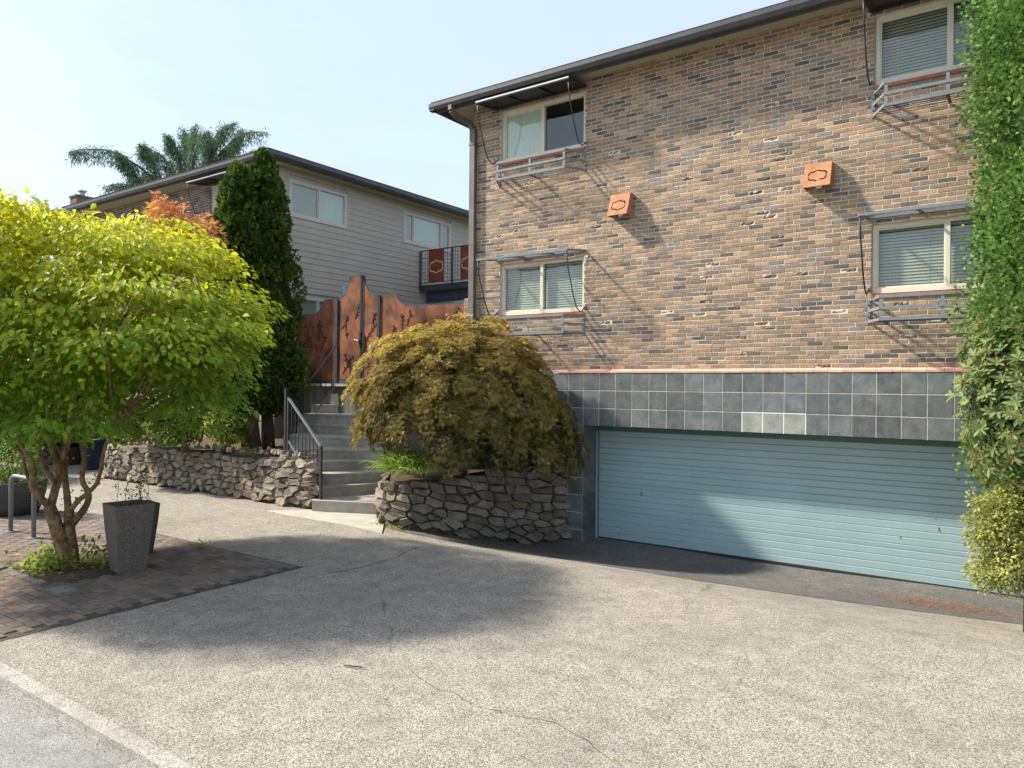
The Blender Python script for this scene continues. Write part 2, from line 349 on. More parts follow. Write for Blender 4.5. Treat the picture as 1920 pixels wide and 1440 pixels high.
edge = lambda x: float(np.interp(x, EDX, EDY))
def asz(x, y): return gz(x, y)+.005+(.03*min(1, max(0, abs(x-3.4)-.5)/1.6) if y > -.2 else 0)
sheet(list(np.linspace(-2.3, 8.5, 60)), lambda x: (edge(x), .95), 22, asz, m_asph, 'garage_apron', kind='structure')
lp = [gr(*p) for p in ((500,958),(545,968),(650,985),(716,1001),(724,965),(600,955))]
mb = MB(); mb.prism([(p[0], p[1]) for p in lp], ZL-.05, ZL+.006); mb.build('stair_landing', m_conlight, kind='structure')

# brick pavers
pv = tag(mobj('paving', None), kind='structure')
mb = MB(); mb.add([(-9.6,-8.57,ZL+.004),(-.70,-8.57,ZL+.004),(-.70,-5.12,ZL+.004),(-9.6,-5.12,ZL+.004)], [(0,1,2,3)]); mb.build('paving_bed', m_sand, pv)
TREE = np.array([-3.03, -6.83, ZL]); spots = []
for j, y in enumerate(np.arange(-8.52, -5.2, .112)):
    xo = .1 if j % 2 else 0
    for x in np.arange(-9.5+xo, -.8, .206):
        if abs(x-TREE[0]-.05) < .72 and abs(y-TREE[1]+.02) < .62: continue
        spots.append((math.hypot(x+.1-C[0], y-C[1]), x+.1, y+.05)) if x+.2 < -.69 else None
spots.sort()
def paver_geo(m, rng_):
    a, b, h = .0985, .0515, .02; k = .006
    j = [rng_.uniform(-.0015, .0015) for _ in range(4)]
    m.add([(-a,-b,0),(a,-b,0),(a,b,0),(-a,b,0),(-a,-b,h-.005),(a,-b,h-.005),(a,b,h-.005),(-a,b,h-.005),(-a+k,-b+k,h+j[0]),(a-k,-b+k,h+j[1]),(a-k,b-k,h+j[2]),(-a+k,b-k,h+j[3])],
      [(0,1,5,4),(1,2,6,5),(2,3,7,6),(3,0,4,7),(4,5,9,8),(5,6,10,9),(6,7,11,10),(7,4,8,11),(8,9,10,11)])
PCOL = [(1,1,1.001),(.85,.82,.8),(1.15,1.05,.98),(.95,.92,.95),(1.1,.98,.9),(.75,.75,.76)]
pm = []
for i in range(12):
    m = MB(); m.cur = PCOL[i % 6]; paver_geo(m, random); pm.append(m.mesh('paver', m_paver))
for i, (d, x, y) in enumerate(spots[:300]):
    o = mobj('paver', random.choice(pm), pv, loc=(x, y, ZL-.004+random.uniform(-.003, .003))); o.rotation_euler = (random.uniform(-.01,.01), random.uniform(-.01,.01), random.uniform(-.012,.012))
m = MB()
for d, x, y in spots[300:]:
    q = MB(); paver_geo(q, random); m.cur = random.choice(PCOL); zz = ZL-.004+random.uniform(-.003, .003)
    m.add([(a+x, b+y, c+zz) for a, b, c in q.v], q.f)
m.build('distant_pavers', m_paver, pv, kind='stuff')

# ================================================================== MAIN BUILDING
X0, X1 = -2.2, 9.0; BF = .05; H0 = 3.0; CH = .0635; NC = 80
B = thing('brick_apartment_building', 'brick apartment building with slate tiled base and wide aqua garage door', 'building', (3.4, 1, 0))
WIN = [(-1.54, .27, 16, 31), (4.80, 6.61, 16, 31), (-1.54, .27, 61, 76), (4.82, 6.63, 61, 76)]   # x0,x1, course range
WZ = [(a, b, H0+c*CH, H0+d*CH) for a, b, c, d in WIN]
mw = MB()
def wallbox(x0, x1, z0, z1):
    mw.box(x0, x1, BF+.0045, BF+.30, z0, z1)
zs = [2.9, WZ[0][2]-CH, WZ[0][3], WZ[2][2]-CH, WZ[2][3], 8.12]
wallbox(X0+.02, X1, zs[0], zs[1]); wallbox(X0+.02, X1, zs[2], zs[3]); wallbox(X0+.02, X1, zs[4], zs[5])
for za, zb in ((zs[1], zs[2]), (zs[3], zs[4])):
    o_ = WZ[0] if za < 5 else WZ[2]; q_ = WZ[1] if za < 5 else WZ[3]
    wallbox(X0+.02, o_[0], za, zb); wallbox(o_[1], q_[0], za, zb); wallbox(q_[1], X1, za, zb)
mw.build('wall', m_mortar, B)
ms = MB(); ms.box(X0+.01, X0+.3, BF+.31, 11, -.3, 8.12); ms.box(X0+.3, X1, 10.8, 11, -.3, 8.12); ms.build('side_wall', m_brick2, B)
BCOL = [((.355,.245,.155),.27),((.42,.30,.19),.12),((.30,.222,.155),.22),((.25,.19,.137),.19),((.185,.15,.12),.10),((.12,.108,.098),.06),((.24,.222,.20),.04),((.38,.275,.20),.01)]
def bcol(rg=random):
    t = rg.random(); s = 0
    for c, p in BCOL:
        s += p
        if t < s: break
    k = rg.uniform(.88, 1.12); return tuple(x*k*rg.uniform(.97, 1.03) for x in c)
def brick_geo(m, w, h, rough):
    a, b = w/2, h/2; k = .004; d0, d1 = .022, .0
    j = [random.uniform(-.0012, .0012) for _ in range(4)]
    if not rough:
        m.add([(-a,d0,-b),(a,d0,-b),(a,d0,b),(-a,d0,b),(-a,d1+.003,-b),(a,d1+.003,-b),(a,d1+.003,b),(-a,d1+.003,b),(-a+k,d1+j[0],-b+k),(a-k,d1+j[1],-b+k),(a-k,d1+j[2],b-k),(-a+k,d1+j[3],b-k)],
          [(0,1,5,4),(1,2,6,5),(2,3,7,6),(3,0,4,7),(4,5,9,8),(5,6,10,9),(6,7,11,10),(7,4,8,11),(8,9,10,11)])
    else:
        V = [(-a,d0,-b),(a,d0,-b),(a,d0,b),(-a,d0,b)]; nx_, nz_ = 6, 3; g = []
        for jz in range(nz_+1):
            for ix in range(nx_+1):
                e_ = ix in (0, nx_) or jz in (0, nz_)
                V.append((-a+2*a*ix/nx_+(0 if e_ else random.uniform(-.006,.006)), (.004 if e_ else random.uniform(-.007,.007)), -b+2*b*jz/nz_+(0 if e_ else random.uniform(-.004,.004))))
        Fq = [(4+jz*(nx_+1)+ix, 4+jz*(nx_+1)+ix+1, 4+(jz+1)*(nx_+1)+ix+1, 4+(jz+1)*(nx_+1)+ix) for jz in range(nz_) for ix in range(nx_)]
        e = 4; Fq += [(0,1,e+nx_,e), (2,3,e+nz_*(nx_+1),e+nz_*(nx_+1)+nx_), (3,0,e,e+nz_*(nx_+1)), (1,2,e+nz_*(nx_+1)+nx_,e+nx_)]
        m.add(V, Fq)
BW, BH = .2065, .0535; PB = .2165
bricks = []   # (x0,x1,course)
for c in range(NC):
    off = (c % 2)*PB/2+random.uniform(-.012, .012)
    holes = [(w[0], w[1]) for w in WIN if w[2]-1 <= c < w[3]]
    x = X0-off
    while x < X1:
        a, b = max(x, X0), min(x+BW, X1); x += PB
        segs = [(a, b)]
        for h in holes:
            ns = []
            for s0, s1 in segs:
                if s1 <= h[0] or s0 >= h[1]: ns.append((s0, s1)); continue
                if s0 < h[0]: ns.append((s0, h[0]-.002))
                if s1 > h[1]: ns.append((h[1]+.002, s1))
            segs = ns
        for s0, s1 in segs:
            if s1-s0 > .025: bricks.append((s0, s1, c))
vis = sorted([b for b in bricks if b[1]-b[0] > .2 and b[0] < 6.0 and 0 <= b[2] < 78], key=lambda b: (b[0]-C[0])**2+(H0+b[2]*CH-C[2])**2*.5)
ind = set(vis[:300])
bm_pl = []; bm_ro = []
for i in range(36):
    m = MB(); m.cur = bcol(); brick_geo(m, BW, BH, False); bm_pl.append(m.mesh('brick', m_brick))
for i in range(10):
    m = MB(); cc_ = bcol(); m.cur = tuple(x*.6 for x in cc_); brick_geo(m, BW, BH, True); bm_ro.append(m.mesh('brick', m_brick))
mr = MB()
for s0, s1, c in bricks:
    xc = (s0+s1)/2; zc = H0+c*CH+.005+BH/2; yy = BF+random.uniform(-.002, .002); ro = random.random() < .035
    if (s0, s1, c) in ind:
        o = mobj('brick', random.choice(bm_ro if ro else bm_pl), B, loc=(xc, yy, zc)); o.rotation_euler = (0, random.uniform(-.006,.006), random.uniform(-.008,.008))
    else:
        q = MB(); brick_geo(q, s1-s0, BH, ro); cc_ = bcol(); mr.cur = tuple(x*.6 for x in cc_) if ro else cc_; zj = random.uniform(-.0015, .0015)
        mr.add([(p[0]+xc, p[1]+yy, p[2]+zc+zj) for p in q.v], q.f)
mr.build('brickwork', m_brick, B, kind='stuff')
# sloping ledge course over the tiles
def ledge_brick(w):
    m = MB(); t = random.uniform(.9, 1.1); m.cur = (t, t*random.uniform(.92, 1.05), t*random.uniform(.9, 1.05)); a = w/2
    m.hexa([(-a,-.012,-.028),(a,-.012,-.028),(a,.09,-.028),(-a,.09,-.028)], [(-a,-.012,.0),(a,-.012,.0),(a,.062,.036),(-a,.062,.036)]); return m.mesh('ledge_brick', m_sunlit_ledge)
lms = [ledge_brick(.199) for _ in range(8)]; x = -.20
while x < X1-.1:
    mobj('ledge_brick', random.choice(lms), B, loc=(x+.1, 0+random.uniform(-.002,.002), 2.966+random.uniform(-.002,.002))); x += .203
# slate tiled fascia, pier and reveal
TP = .305; TR = .301; ZT = 2.94
mg = MB(); mg.box(-.003-.305, X1, .0015, .40, ZT-3*TR+.004, ZT-.004); mg.box(-.31, .300, .0015, .47, -.2, ZT-3*TR+.004)
mg.build('tile_backing', m_grout, B)
tms = {}
def tilemesh(w, h, ax, rep=False):
    k = (round(w, 2), round(h, 2), ax, rep)
    if k not in tms:
        tms[k] = []
        for i in range(7):
            m = MB(); t = random.uniform(.8, 1.2); m.cur = (t*random.uniform(.95,1.03), t, t*random.uniform(.97,1.05))
            if rep: m.cur = (2.5, 2.45, 2.4) if i % 2 else (2.3, 2.2, 1.9)
            a, b, e = w/2, h/2, .004; d = .009
            if ax == 'y': f = lambda u, v, n_: (u, -n_, v)
            else: f = lambda u, v, n_: (n_, u, v)
            m.add([f(-a,-b,-.004), f(a,-b,-.004), f(a,b,-.004), f(-a,b,-.004), f(-a,-b,d-.003), f(a,-b,d-.003), f(a,b,d-.003), f(-a,b,d-.003), f(-a+e,-b+e,d), f(a-e,-b+e,d), f(a-e,b-e,d), f(-a+e,b-e,d)],
              [(0,1,5,4),(1,2,6,5),(2,3,7,6),(3,0,4,7),(4,5,9,8),(5,6,10,9),(6,7,11,10),(7,4,8,11),(8,9,10,11)])
            tms[k].append(m.mesh('tile', m_tile))
    return random.choice(tms[k])
G = .011
for i in range(-1, 29):
    for k in range(3):
        rep = k == 2 and i in (10, 11, 12)
        if rep:
            o = mobj('tile', tilemesh(TP-G, TR-G, 'y', True), B, loc=(TP*(i+.5), .0065, ZT-TR*(k+.5)))
            if i == 10: o['label'] = 'paler replacement tile with white grout'
        else: mobj('tile', tilemesh(TP-G, TR-G, 'y'), B, loc=(TP*(i+.5)+random.uniform(-.0015,.0015), .0065+random.uniform(-.001,.001), ZT-TR*(k+.5)+random.uniform(-.0015,.0015)))
wg = MB()
for gx in (10, 11, 12, 13): wg.box(TP*gx-.006, TP*gx+.006, -.0015, .008, ZT-3*TR+.004, ZT-2*TR+.006)
wg.box(TP*10-.004, TP*13+.004, -.0022, .008, ZT-2*TR-.006, ZT-2*TR+.006); wg.build('white_grout', m_white, B)
for k in range(3, 10):
    zc = ZT-TR*(k+.5)
    for i in (-1, 0): mobj('tile', tilemesh(TP-G, TR-G, 'y'), B, loc=(TP*(i+.5), .0065, zc))
    mobj('tile', tilemesh(.46, TR-.004, 'x'), B, loc=(.3005, .24, zc))
# garage door
DY = .4875; DX1 = 7.4
md = MB(); md.box(.302, .352, DY-.03, DY+.05, 0, 2.06); md.box(.352, DX1, DY-.025, DY+.05, 1.93, 2.06); md.build('door_frame', m_dgreen, B)
mj = MB(); mj.box(.318, .350, DY-.036, DY-.03, 0, 1.93); mj.build('door_jamb', m_door, B)
DR = MB(); DR.box(.353, DX1, DY+.022, DY+.05, .05, 1.98); door = DR.build('garage_door', m_door, B)
hb = [.105, .095, .100, .100, .065]; z = .05; k = 0
pat = [.1, .1, .1, .1, .07, .1, .1, .1, .1, .07, .1, .1, .1, .07, .1, .1, .1, .1, .1]
tot = sum(pat); sc_ = (1.95-.05)/tot
for k, h in enumerate(pat):
    h *= sc_; m = MB(); a, b = .356, DX1-.01; zt = z+h-.006
    m.add([(a,DY+.022,z),(b,DY+.022,z),(b,DY+.022,zt),(a,DY+.022,zt),(a,DY+.010,z+.004),(b,DY+.010,z+.004),(b,DY+.002,zt-.006),(a,DY+.002,zt-.006)],
      [(0,1,5,4),(1,2,6,5),(2,3,7,6),(3,0,4,7),(4,5,6,7)]); m.build('board', m_door, door); z += h
for (px, py, hh) in ((1202,925,.09),(1160,1003,.06),(1760,992,.05),(1688,1008,.025),(1755,973,.02),(1300,890,.02)):
    q = onY(px, py, DY); mm = MB(); mm.box(q[0]-.003, q[0]+.003, DY-.0015, DY+.012, q[2]-hh/2, q[2]+hh/2); mm.build('scratch', m_black, door)
mm = MB(); mm.box(.356, DX1-.01, DY+.0, DY+.04, .018, .049); mm.build('rubber_seal', m_black, door)
mi = MB(); mi.box(.25, DX1+.2, DY+.06, 6, -.02, .0); mi.box(.25, DX1+.2, 6, 6.1, 0, 2.2); mi.build('garage_interior', m_int, B)
mp = MB(); mp.box(DX1, X1, .02, DY+.1, 0, 2.035); mp.build('right_pier', m_grout, B)
# windows
def window(parent, name, org, ax, w, h, splits, mat, blinds, sash=None, stooly=None, t=.055):
    """org = lower left outer corner on the wall face; ax 'x' faces -Y, ax 'y' faces +X. depth axis runs into the wall"""
    def Bx(m, u0, u1, d0, d1, v0, v1):
        if ax == 'x': m.box(org[0]+u0, org[0]+u1, org[1]+d0, org[1]+d1, org[2]+v0, org[2]+v1)
        else: m.box(org[0]-d1, org[0]-d0, org[1]+u0, org[1]+u1, org[2]+v0, org[2]+v1)
    fr = MB()
    Bx(fr, 0, w, 0, .07, 0, t+.015); Bx(fr, 0, w, 0, .07, h-t, h); Bx(fr, 0, t, .0005, .07, t+.015, h-t); Bx(fr, w-t, w, .0005, .07, t+.015, h-t)
    for s in splits: Bx(fr, s-.026, s+.026, .001, .07, t+.015, h-t)
    f = fr.build(name, mat, parent)
    us = [t]+[v for s in splits for v in (s-.026, s+.026)]+[w-t]
    for i in range(0, len(us), 2):
        a, b = us[i], us[i+1]
        if sash is not None and i//2 in sash:
            m = MB(); e = .022; Bx(m, a, b, .02, .06, t+.015, t+.015+e); Bx(m, a, b, .02, .06, h-t-e, h-t); Bx(m, a, a+e, .0205, .06, t+.015+e, h-t-e); Bx(m, b-e, b, .0205, .06, t+.015+e, h-t-e); m.build('sash', mat, f)
        m = MB(); Bx(m, a, b, .045, .049, t+.015, h-t); m.build('pane', m_glass, f)
        m = MB(); kind_ = blinds[i//2]
        if kind_ == 'blind':
            n_ = int((h-2*t)/.043)
            for q in range(n_):
                v = t+.02+q*.043
                if ax == 'x': m.hexa([(org[0]+a,org[1]+.105,org[2]+v),(org[0]+b,org[1]+.105,org[2]+v),(org[0]+b,org[1]+.106,org[2]+v),(org[0]+a,org[1]+.106,org[2]+v)], [(org[0]+a,org[1]+.118,org[2]+v+.036),(org[0]+b,org[1]+.118,org[2]+v+.036),(org[0]+b,org[1]+.1195,org[2]+v+.036),(org[0]+a,org[1]+.1195,org[2]+v+.036)])
            for cx_ in (.25, .75): Bx(m, a+(b-a)*cx_-.002, a+(b-a)*cx_+.002, .100, .103, t, h-t)
            m.build('blind', m_blind, f)
        elif kind_ == 'curtain_and_reflection':
            Bx(m, a, b, .0503, .0535, t, h-t); m.build('curtain_and_reflection', m_curtain_refl, f)
    m = MB(); Bx(m, -.01, w+.01, .6, .62, -.02, h+.02); Bx(m, -.01, w+.01, .07, .6, -.03, -.001); Bx(m, -.01, w+.01, .07, .6, h+.001, h+.03); Bx(m, -.03, -.001, .07, .6, -.02, h+.02); Bx(m, w+.001, w+.03, .07, .6, -.02, h+.02); m.build('room_box', m_int, f)
    return f
kinds = [('blind','blind'), ('blind','blind'), ('curtain_and_reflection','none'), ('blind','blind')]
for i, (a, b, z0, z1) in enumerate(WZ):
    f = window(B, 'window', (a+.004, BF+.055, z0+.002), 'x', b-a-.008, z1-z0-.004, [.9*(b-a)/1.81], m_trim, kinds[i], sash=(0,))
    ws = (b-a)/6
    for k in range(6):
        m = MB(); u = a+ws*k+.004; q = u+ws-.008
        m.hexa([(u,BF-.022,z0-CH+.004),(q,BF-.022,z0-CH+.004),(q,BF+.10,z0-CH+.004),(u,BF+.10,z0-CH+.004)], [(u,BF-.022,z0-.016),(q,BF-.022,z0-.016),(q,BF+.10,z0-.001),(u,BF+.10,z0-.001)]); m.build('sill_brick', m_redbrick, f)
    m = MB(); m.box(a, b, BF+.02, BF+.10, z0-CH-.001, z0-.02); m.build('sill_bed', m_mortar, f)
# eaves, gutter, downspout, roof
EO = .60
m = MB(); m.box(X0-EO+.12, X1, BF-EO+.12, BF+.1, 8.03, 8.05); m.box(X0-EO+.12, X0+.02, BF+.1, 11, 8.03, 8.05); m.build('soffit', m_soffit, B)
def gutter_prof(): return [(0,0),(.0,.13),(.012,.13),(.012,.02),(.09,.02),(.118,.07),(.118,.13),(.128,.13),(.128,.065),(.096,.006),(.07,0)]
gm = MB(); gp = gutter_prof()
gy = BF-EO+.12
def gut(m, y0, x0, x1, z0):   # front gutter running along X, outer lip towards -Y
    m.prism([(y0-p[0], z0+p[1]) for p in gp], x0, x1, 'x')
gut(gm, gy, X0-EO-.01, X1, 7.925); gm.prism([(X0-EO+.12-p[0], 7.925+p[1]) for p in gp], gy-.125, 11, 'y'); gm.build('gutter', m_gutter, B)
fm = MB(); fm.box(X0-EO+.122, X1, gy+.001, gy+.03, 7.90, 8.10); fm.box(X0-EO+.122, X0-EO+.15, gy+.03, 11, 7.90, 8.10); fm.build('fascia', m_gutter, B)
rm = MB(); rm.hexa([(X0-EO+.02,gy-.06,8.062),(X1,gy-.06,8.062),(X1,12,8.062),(X0-EO+.02,12,8.062)], [(X0-EO+.0,gy-.09,8.095),(X1,gy-.09,8.095),(X1,12,8.5),(X0-EO+.0,12,8.5)]); rm.build('roof', m_roof, B)
dm = MB(); dm.box(-2.215, -2.095, BF-.095, BF-.012, .8, 7.62)
dpts = [(-2.30, gy-.06, 7.95), (-2.30, gy-.06, 7.86), (-2.28, gy+.05, 7.78), (-2.19, BF-.12, 7.70), (-2.155, BF-.053, 7.60)]
for a, b in zip(dpts, dpts[1:]): dm.bar(a, b, .10, .075, (1, 0, 0))
for zz in (3.2, 5.4, 7.3): dm.box(-2.23, -2.08, BF-.10, BF-.005, zz, zz+.03)
dm.build('downspout', m_down_lit, B)
vm = MB(); vm.tube([(-2.04, BF-.012, 6.62), (-1.9, BF-.012, 6.60), (-1.72, BF-.012, 6.64), (-1.62, BF-.015, 6.70)], .005, 5); vm.tube([(-2.0, BF-.01, 4.6), (-1.985, BF-.01, 3.4)], .004, 4); vm.build('cable', m_black, B)

# canopies over windows
def canopy(xa, xb, zw, zf, label, dark, yw=BF, yf=-.55, hooks=True):
    t = thing('window_canopy', label, 'canopy', ((xa+xb)/2, yw, zw), 'window canopies')
    m = MB()
    m.bar((xa,yf,zf),(xb,yf,zf),.03,.035); m.bar((xa,yw-.01,zw),(xb,yw-.01,zw),.03,.03)
    for u in np.linspace(0, 1, 4): x = xa+.015+(xb-xa-.03)*u; m.bar((x,yw-.012,zw-.001),(x,yf+.012,zf-.001),.028,.028)
    m.build('frame', m_black if dark else m_grey, t)
    s = MB(); s.hexa([(xa+.03,yf+.01,zf+.016),(xb-.03,yf+.01,zf+.016),(xb-.03,yw-.02,zw+.016),(xa+.03,yw-.02,zw+.016)], [(xa+.03,yf+.01,zf+.021),(xb-.03,yf+.01,zf+.021),(xb-.03,yw-.02,zw+.021),(xa+.03,yw-.02,zw+.021)])
    s.build('sheet', m_black if dark else m_clear, t)  # black sheet on upper canopies paints in the shade under the soffit
    if dark:
        s = MB(); s.bar((xa,yf-.017,zf+.012),(xb,yf-.017,zf+.012),.008,.025); s.build('front_trim', m_galv, t)
    if hooks:
        for x, sg in ((xa+.02, 1), (xb-.02, 1)):
            k = MB(); xe = x+.012
            pts = [(x,yf+.01,zf-.01),(x+.0,yf+.03,zf-.18),(x+.0,yf+.06,zf-.33),(x,yf+.14,zf-.5),(x,yf+.22,zf-.72),(x+.005,yf+.33,zf-.93),(x+.01,yf+.45,zf-1.0),(x+.01,yf+.53,zf-.96),(xe,yw-.012,zf-.90)]
            k.tube(pts, .011, 6); k.build('hook_bracket', m_black, t, smooth=True)
            k = MB(); k.box(xe-.02, xe+.02, yw-.016, yw-.004, zf-.93, zf-.86); k.build('anchor_plate', m_galv, t)
    return t
canopy(-1.66, .30, 7.895, 7.835, 'dark canopy above the upper window beside the downspout', True)
canopy(-1.62, .30, 5.06, 4.98, 'clear canopy above the lower window beside the downspout', False)
canopy(4.74, 6.72, 5.06, 4.99, 'clear canopy above the lower window next to the tall green conifer', False)
canopy(4.76, 6.74, 7.895, 7.835, 'dark canopy above the upper window next to the tall green conifer', True)
def basket(xa, xb, zt, label):
    t = thing('flower_rack', label, 'window rack', ((xa+xb)/2, BF, zt-.3), 'grey racks under the windows')
    yf = BF-.36; ins = .19; zb = zt-.30
    for z in (zt, zt-.15, zb):
        m = MB(); a, b, c, d = (xa, BF-.008, z), (xa+ins, yf, z), (xb-ins, yf, z), (xb, BF-.008, z)
        m.bar(a, b, .008, .038); m.bar(b, c, .008, .0382); m.bar(c, d, .008, .038); m.build('rail', m_grey, t)
    for x in (xa, xb):
        m = MB(); m.box(x-.022, x+.022, BF-.012, BF-.002, zb-.03, zt+.03); m.build('wall_bracket', m_grey, t)
        m = MB()
        for z in (zt-.07, zb+.07): m.box(x-.008, x+.008, BF-.02, BF-.0125, z-.008, z+.008)
        m.build('bolt', m_black, t)
    for u in (xa+ins+.02, (xa+xb)/2, xb-ins-.02):
        m = MB(); m.box(u-.02, u+.02, yf+.005, yf+.011, zb-.018, zt+.018); m.build('post', m_grey, t)
    for k in range(4):
        y = yf+.05+k*.075; f = (y-BF)/(yf-BF); m = MB(); m.tube([(xa+ins*f, y, zb-.012), (xb-ins*f, y, zb-.012)], .006, 5); m.build('floor_bar', m_black, t)
    m = MB(); m.box((xa+xb)/2-.018, (xa+xb)/2+.018, yf+.012, BF-.005, zb-.028, zb-.019); m.build('floor_strap', m_black, t)
basket(-1.56, .27, 3.93, 'grey metal rack under the lower window above the bronze maple')
basket(4.77, 6.60, 3.93, 'grey metal rack under the lower window near the tall conifer')
basket(-1.56, .27, 6.755, 'grey metal rack under the upper window beside the downspout')
basket(4.81, 6.64, 6.755, 'grey metal rack under the upper window near the tall conifer')

# cut-out ornament shared by lamps and bridge panels
def orn(w, h):
    q = [(.035,.5),(.13,.42),(.24,.36),(.33,.37),(.42,.33),(.48,.22),(.50,.07)]
    return [[(sx*x*w, sz*z*h) for x, z in q] for sx in (1, -1) for sz in (1, -1)]
def cutter(paths, wid, place):
    m = MB()
    for p in paths:
        for a, b in zip(p, p[1:]):
            dx, dz = b[0]-a[0], b[1]-a[1]; l = math.hypot(dx, dz); nx_, nz_ = -dz/l*wid/2, dx/l*wid/2; ex, ez = dx/l*wid*.3, dz/l*wid*.3
            q = [(a[0]-ex+nx_, a[1]-ez+nz_), (a[0]-ex-nx_, a[1]-ez-nz_), (b[0]+ex-nx_, b[1]+ez-nz_), (b[0]+ex+nx_, b[1]+ez+nz_)]
            m.hexa([place(x, z, .05) for x, z in q], [place(x, z, -.05) for x, z in q])
    return m
def cut(name, plate, cutm, mat, parent):
    def rn(me):
        import bmesh
        b_ = bmesh.new(); b_.from_mesh(me); bmesh.ops.recalc_face_normals(b_, faces=b_.faces); b_.to_mesh(me); b_.free()
    a = plate.build(name, mat); rn(a.data); c = bpy.data.objects.new('cutter', cutm.mesh('cutter', None)); COL.objects.link(c); rn(c.data)
    md_ = a.modifiers.new('b', 'BOOLEAN'); md_.operation = 'DIFFERENCE'; md_.object = c; md_.solver = 'EXACT'
    md_.use_self = True
    dg = bpy.context.evaluated_depsgraph_get(); me = bpy.data.meshes.new_from_object(a.evaluated_get(dg)); me.name = name
    a.modifiers.clear(); a.data = me; bpy.data.objects.remove(c, do_unlink=True); fix(a, parent); return a
def lamp(xa, xb, zb, zt, label):
    t = thing('wall_lamp', label, 'lamp', ((xa+xb)/2, BF, zb), 'rusty wall lamps')
    dt, db = .11, .25; th = .004
    A = Vector(((xa+xb)/2, BF-(dt+db)/2, (zb+zt)/2)); U = Vector((1, 0, 0)); V = Vector((0, db-dt, zt-zb)); hh = V.length; V.normalize(); N = U.cross(V)
    pl = lambda x, z, n: tuple(A+U*x+V*z+N*n)
    w = xb-xa; pm_ = MB(); qd = [(-w/2,-hh/2),(w/2,-hh/2),(w/2,hh/2),(-w/2,hh/2)]
    pm_.hexa([pl(x, z, 0) for x, z in qd], [pl(x, z, -th) for x, z in qd])
    cut('front_plate', pm_, cutter(orn(w*.66, hh*.46), .02, lambda x, z, n: pl(x, z-hh*.05, n)), m_rust2, t)
    for x in (xa, xb-.004):
        m = MB(); m.prism([(BF-.002, zb), (BF-db+.006, zb), (BF-dt+.006, zt-.001), (BF-.002, zt-.001)], x, x+.004, 'x'); m.build('side_plate', m_rust2, t)
    m = MB(); m.box(xa+.0045, xb-.0045, BF-dt+.006, BF-.002, zt-.005, zt-.001); m.build('top_plate', m_rust2, t)
    m = MB(); m.lathe([(.001,-.05),(.04,-.045),(.05,0),(.035,.05),(.02,.07),(.001,.07)], ((xa+xb)/2, BF-.1, zb+.05), 14); m.build('bulb', m_white, t, smooth=True)
    m = MB(); m.box((xa+xb)/2-.03, (xa+xb)/2+.03, BF-.06, BF-.003, zb+.1, zb+.16); m.build('socket', m_black, t)
lamp(.84, 1.20, 5.535, 5.91, 'rusty box lamp nearer the downspout, between the left and right windows')
lamp(3.95, 4.31, 5.54, 5.90, 'rusty box lamp nearer the tall conifer, above the right lower window')
m = MB(); m.box(X0+.02, -.315, BF+.02, BF+.30, -.2, 2.9); m.build('base_wall', m_cmu, B)

# ================================================================== STAIRS, GATE, RAILS
A_ = lambda a, b: (530+a*.10972, 690+b*.10972)
B_ = lambda a, b: (530+a*.109375, 820+b*.109375)
stp = [(B_(610,1080),B_(1740,1130)),(B_(640,850),B_(1700,780)),(B_(560,635),B_(1640,590)),(B_(580,415),B_(1610,385)),(A_(130,1385),A_(1540,1395)),(A_(100,1160),A_(1530,1190)),(A_(350,950),A_(1540,1015)),(A_(400,785),A_(1350,805)),(A_(570,625),A_(1330,635))]
zst = [.65,.84,1.035,1.225,1.42,1.62,1.82,2.03,2.23]
ST = thing('staircase', 'curved concrete steps climbing between the stone walls', 'staircase', (-3.2, -2, ZL))
edges = [(onZ(*a, z), onZ(*b, z), z) for (a, b), z in zip(stp, zst)]
ed2 = []
for (a, b, z) in edges:
    d = nrm(b-a); a = a-d*.12; b = b+d*.22; ed2.append((a, b, z))
La, Lb, Lz = ed2[-1]; step_dir = nrm(np.array([-.35, .94, 0.]))
ed2.append((La+step_dir*.42+np.array([.25,.05,0]), Lb+step_dir*.40, 2.43))
for k, (a, b, z) in enumerate(ed2):
    if k+1 < len(ed2): a2, b2 = ed2[k+1][0], ed2[k+1][1]
    else: a2, b2 = a+step_dir*1.0, b+step_dir*1.0
    e = .22; da = nrm(a2-a)*e; db_ = nrm(b2-b)*e
    P = [a, b, b2+db_, a2+da]; zb = z-.42
    nose = np.cross(nrm(b-a), [0, 0, 1.])*.018
    m = MB(); m.hexa([(p[0], p[1], zb) for p in P], [(p[0], p[1], z-.035) for p in P])
    Pn = [a+nose, b+nose, b2+db_, a2+da]
    m.hexa([(p[0], p[1], z-.0345) for p in Pn], [(p[0], p[1], z) for p in Pn]); m.build('step', m_concrete, ST)
# cheek block and landing behind
YG = .62
RW = thing('retaining_wall', 'dark concrete wall with pale cap carrying the rusty gate', 'wall', (-6.6, YG, 1))
m = MB(); m.box(-8.15, -2.25, YG-.12, YG+.3, .3, 2.66); m.build('wall_body', MAT('mossy_concrete', (.10, .105, .09), (.17, .17, .145), sc=3, rough=.95, bump=.003, bsc=40, stretch=(3, 3, .7)), RW)
m = MB(); m.box(-8.16, -2.3, YG-.2, YG+.32, 2.66, 2.72); m.build('cap', m_conlight, RW)
m = MB(); m.box(-8.1, -2.3, YG-.02, YG+.3, 2.72, 2.80); m.build('gate_sill', m_steel, RW)
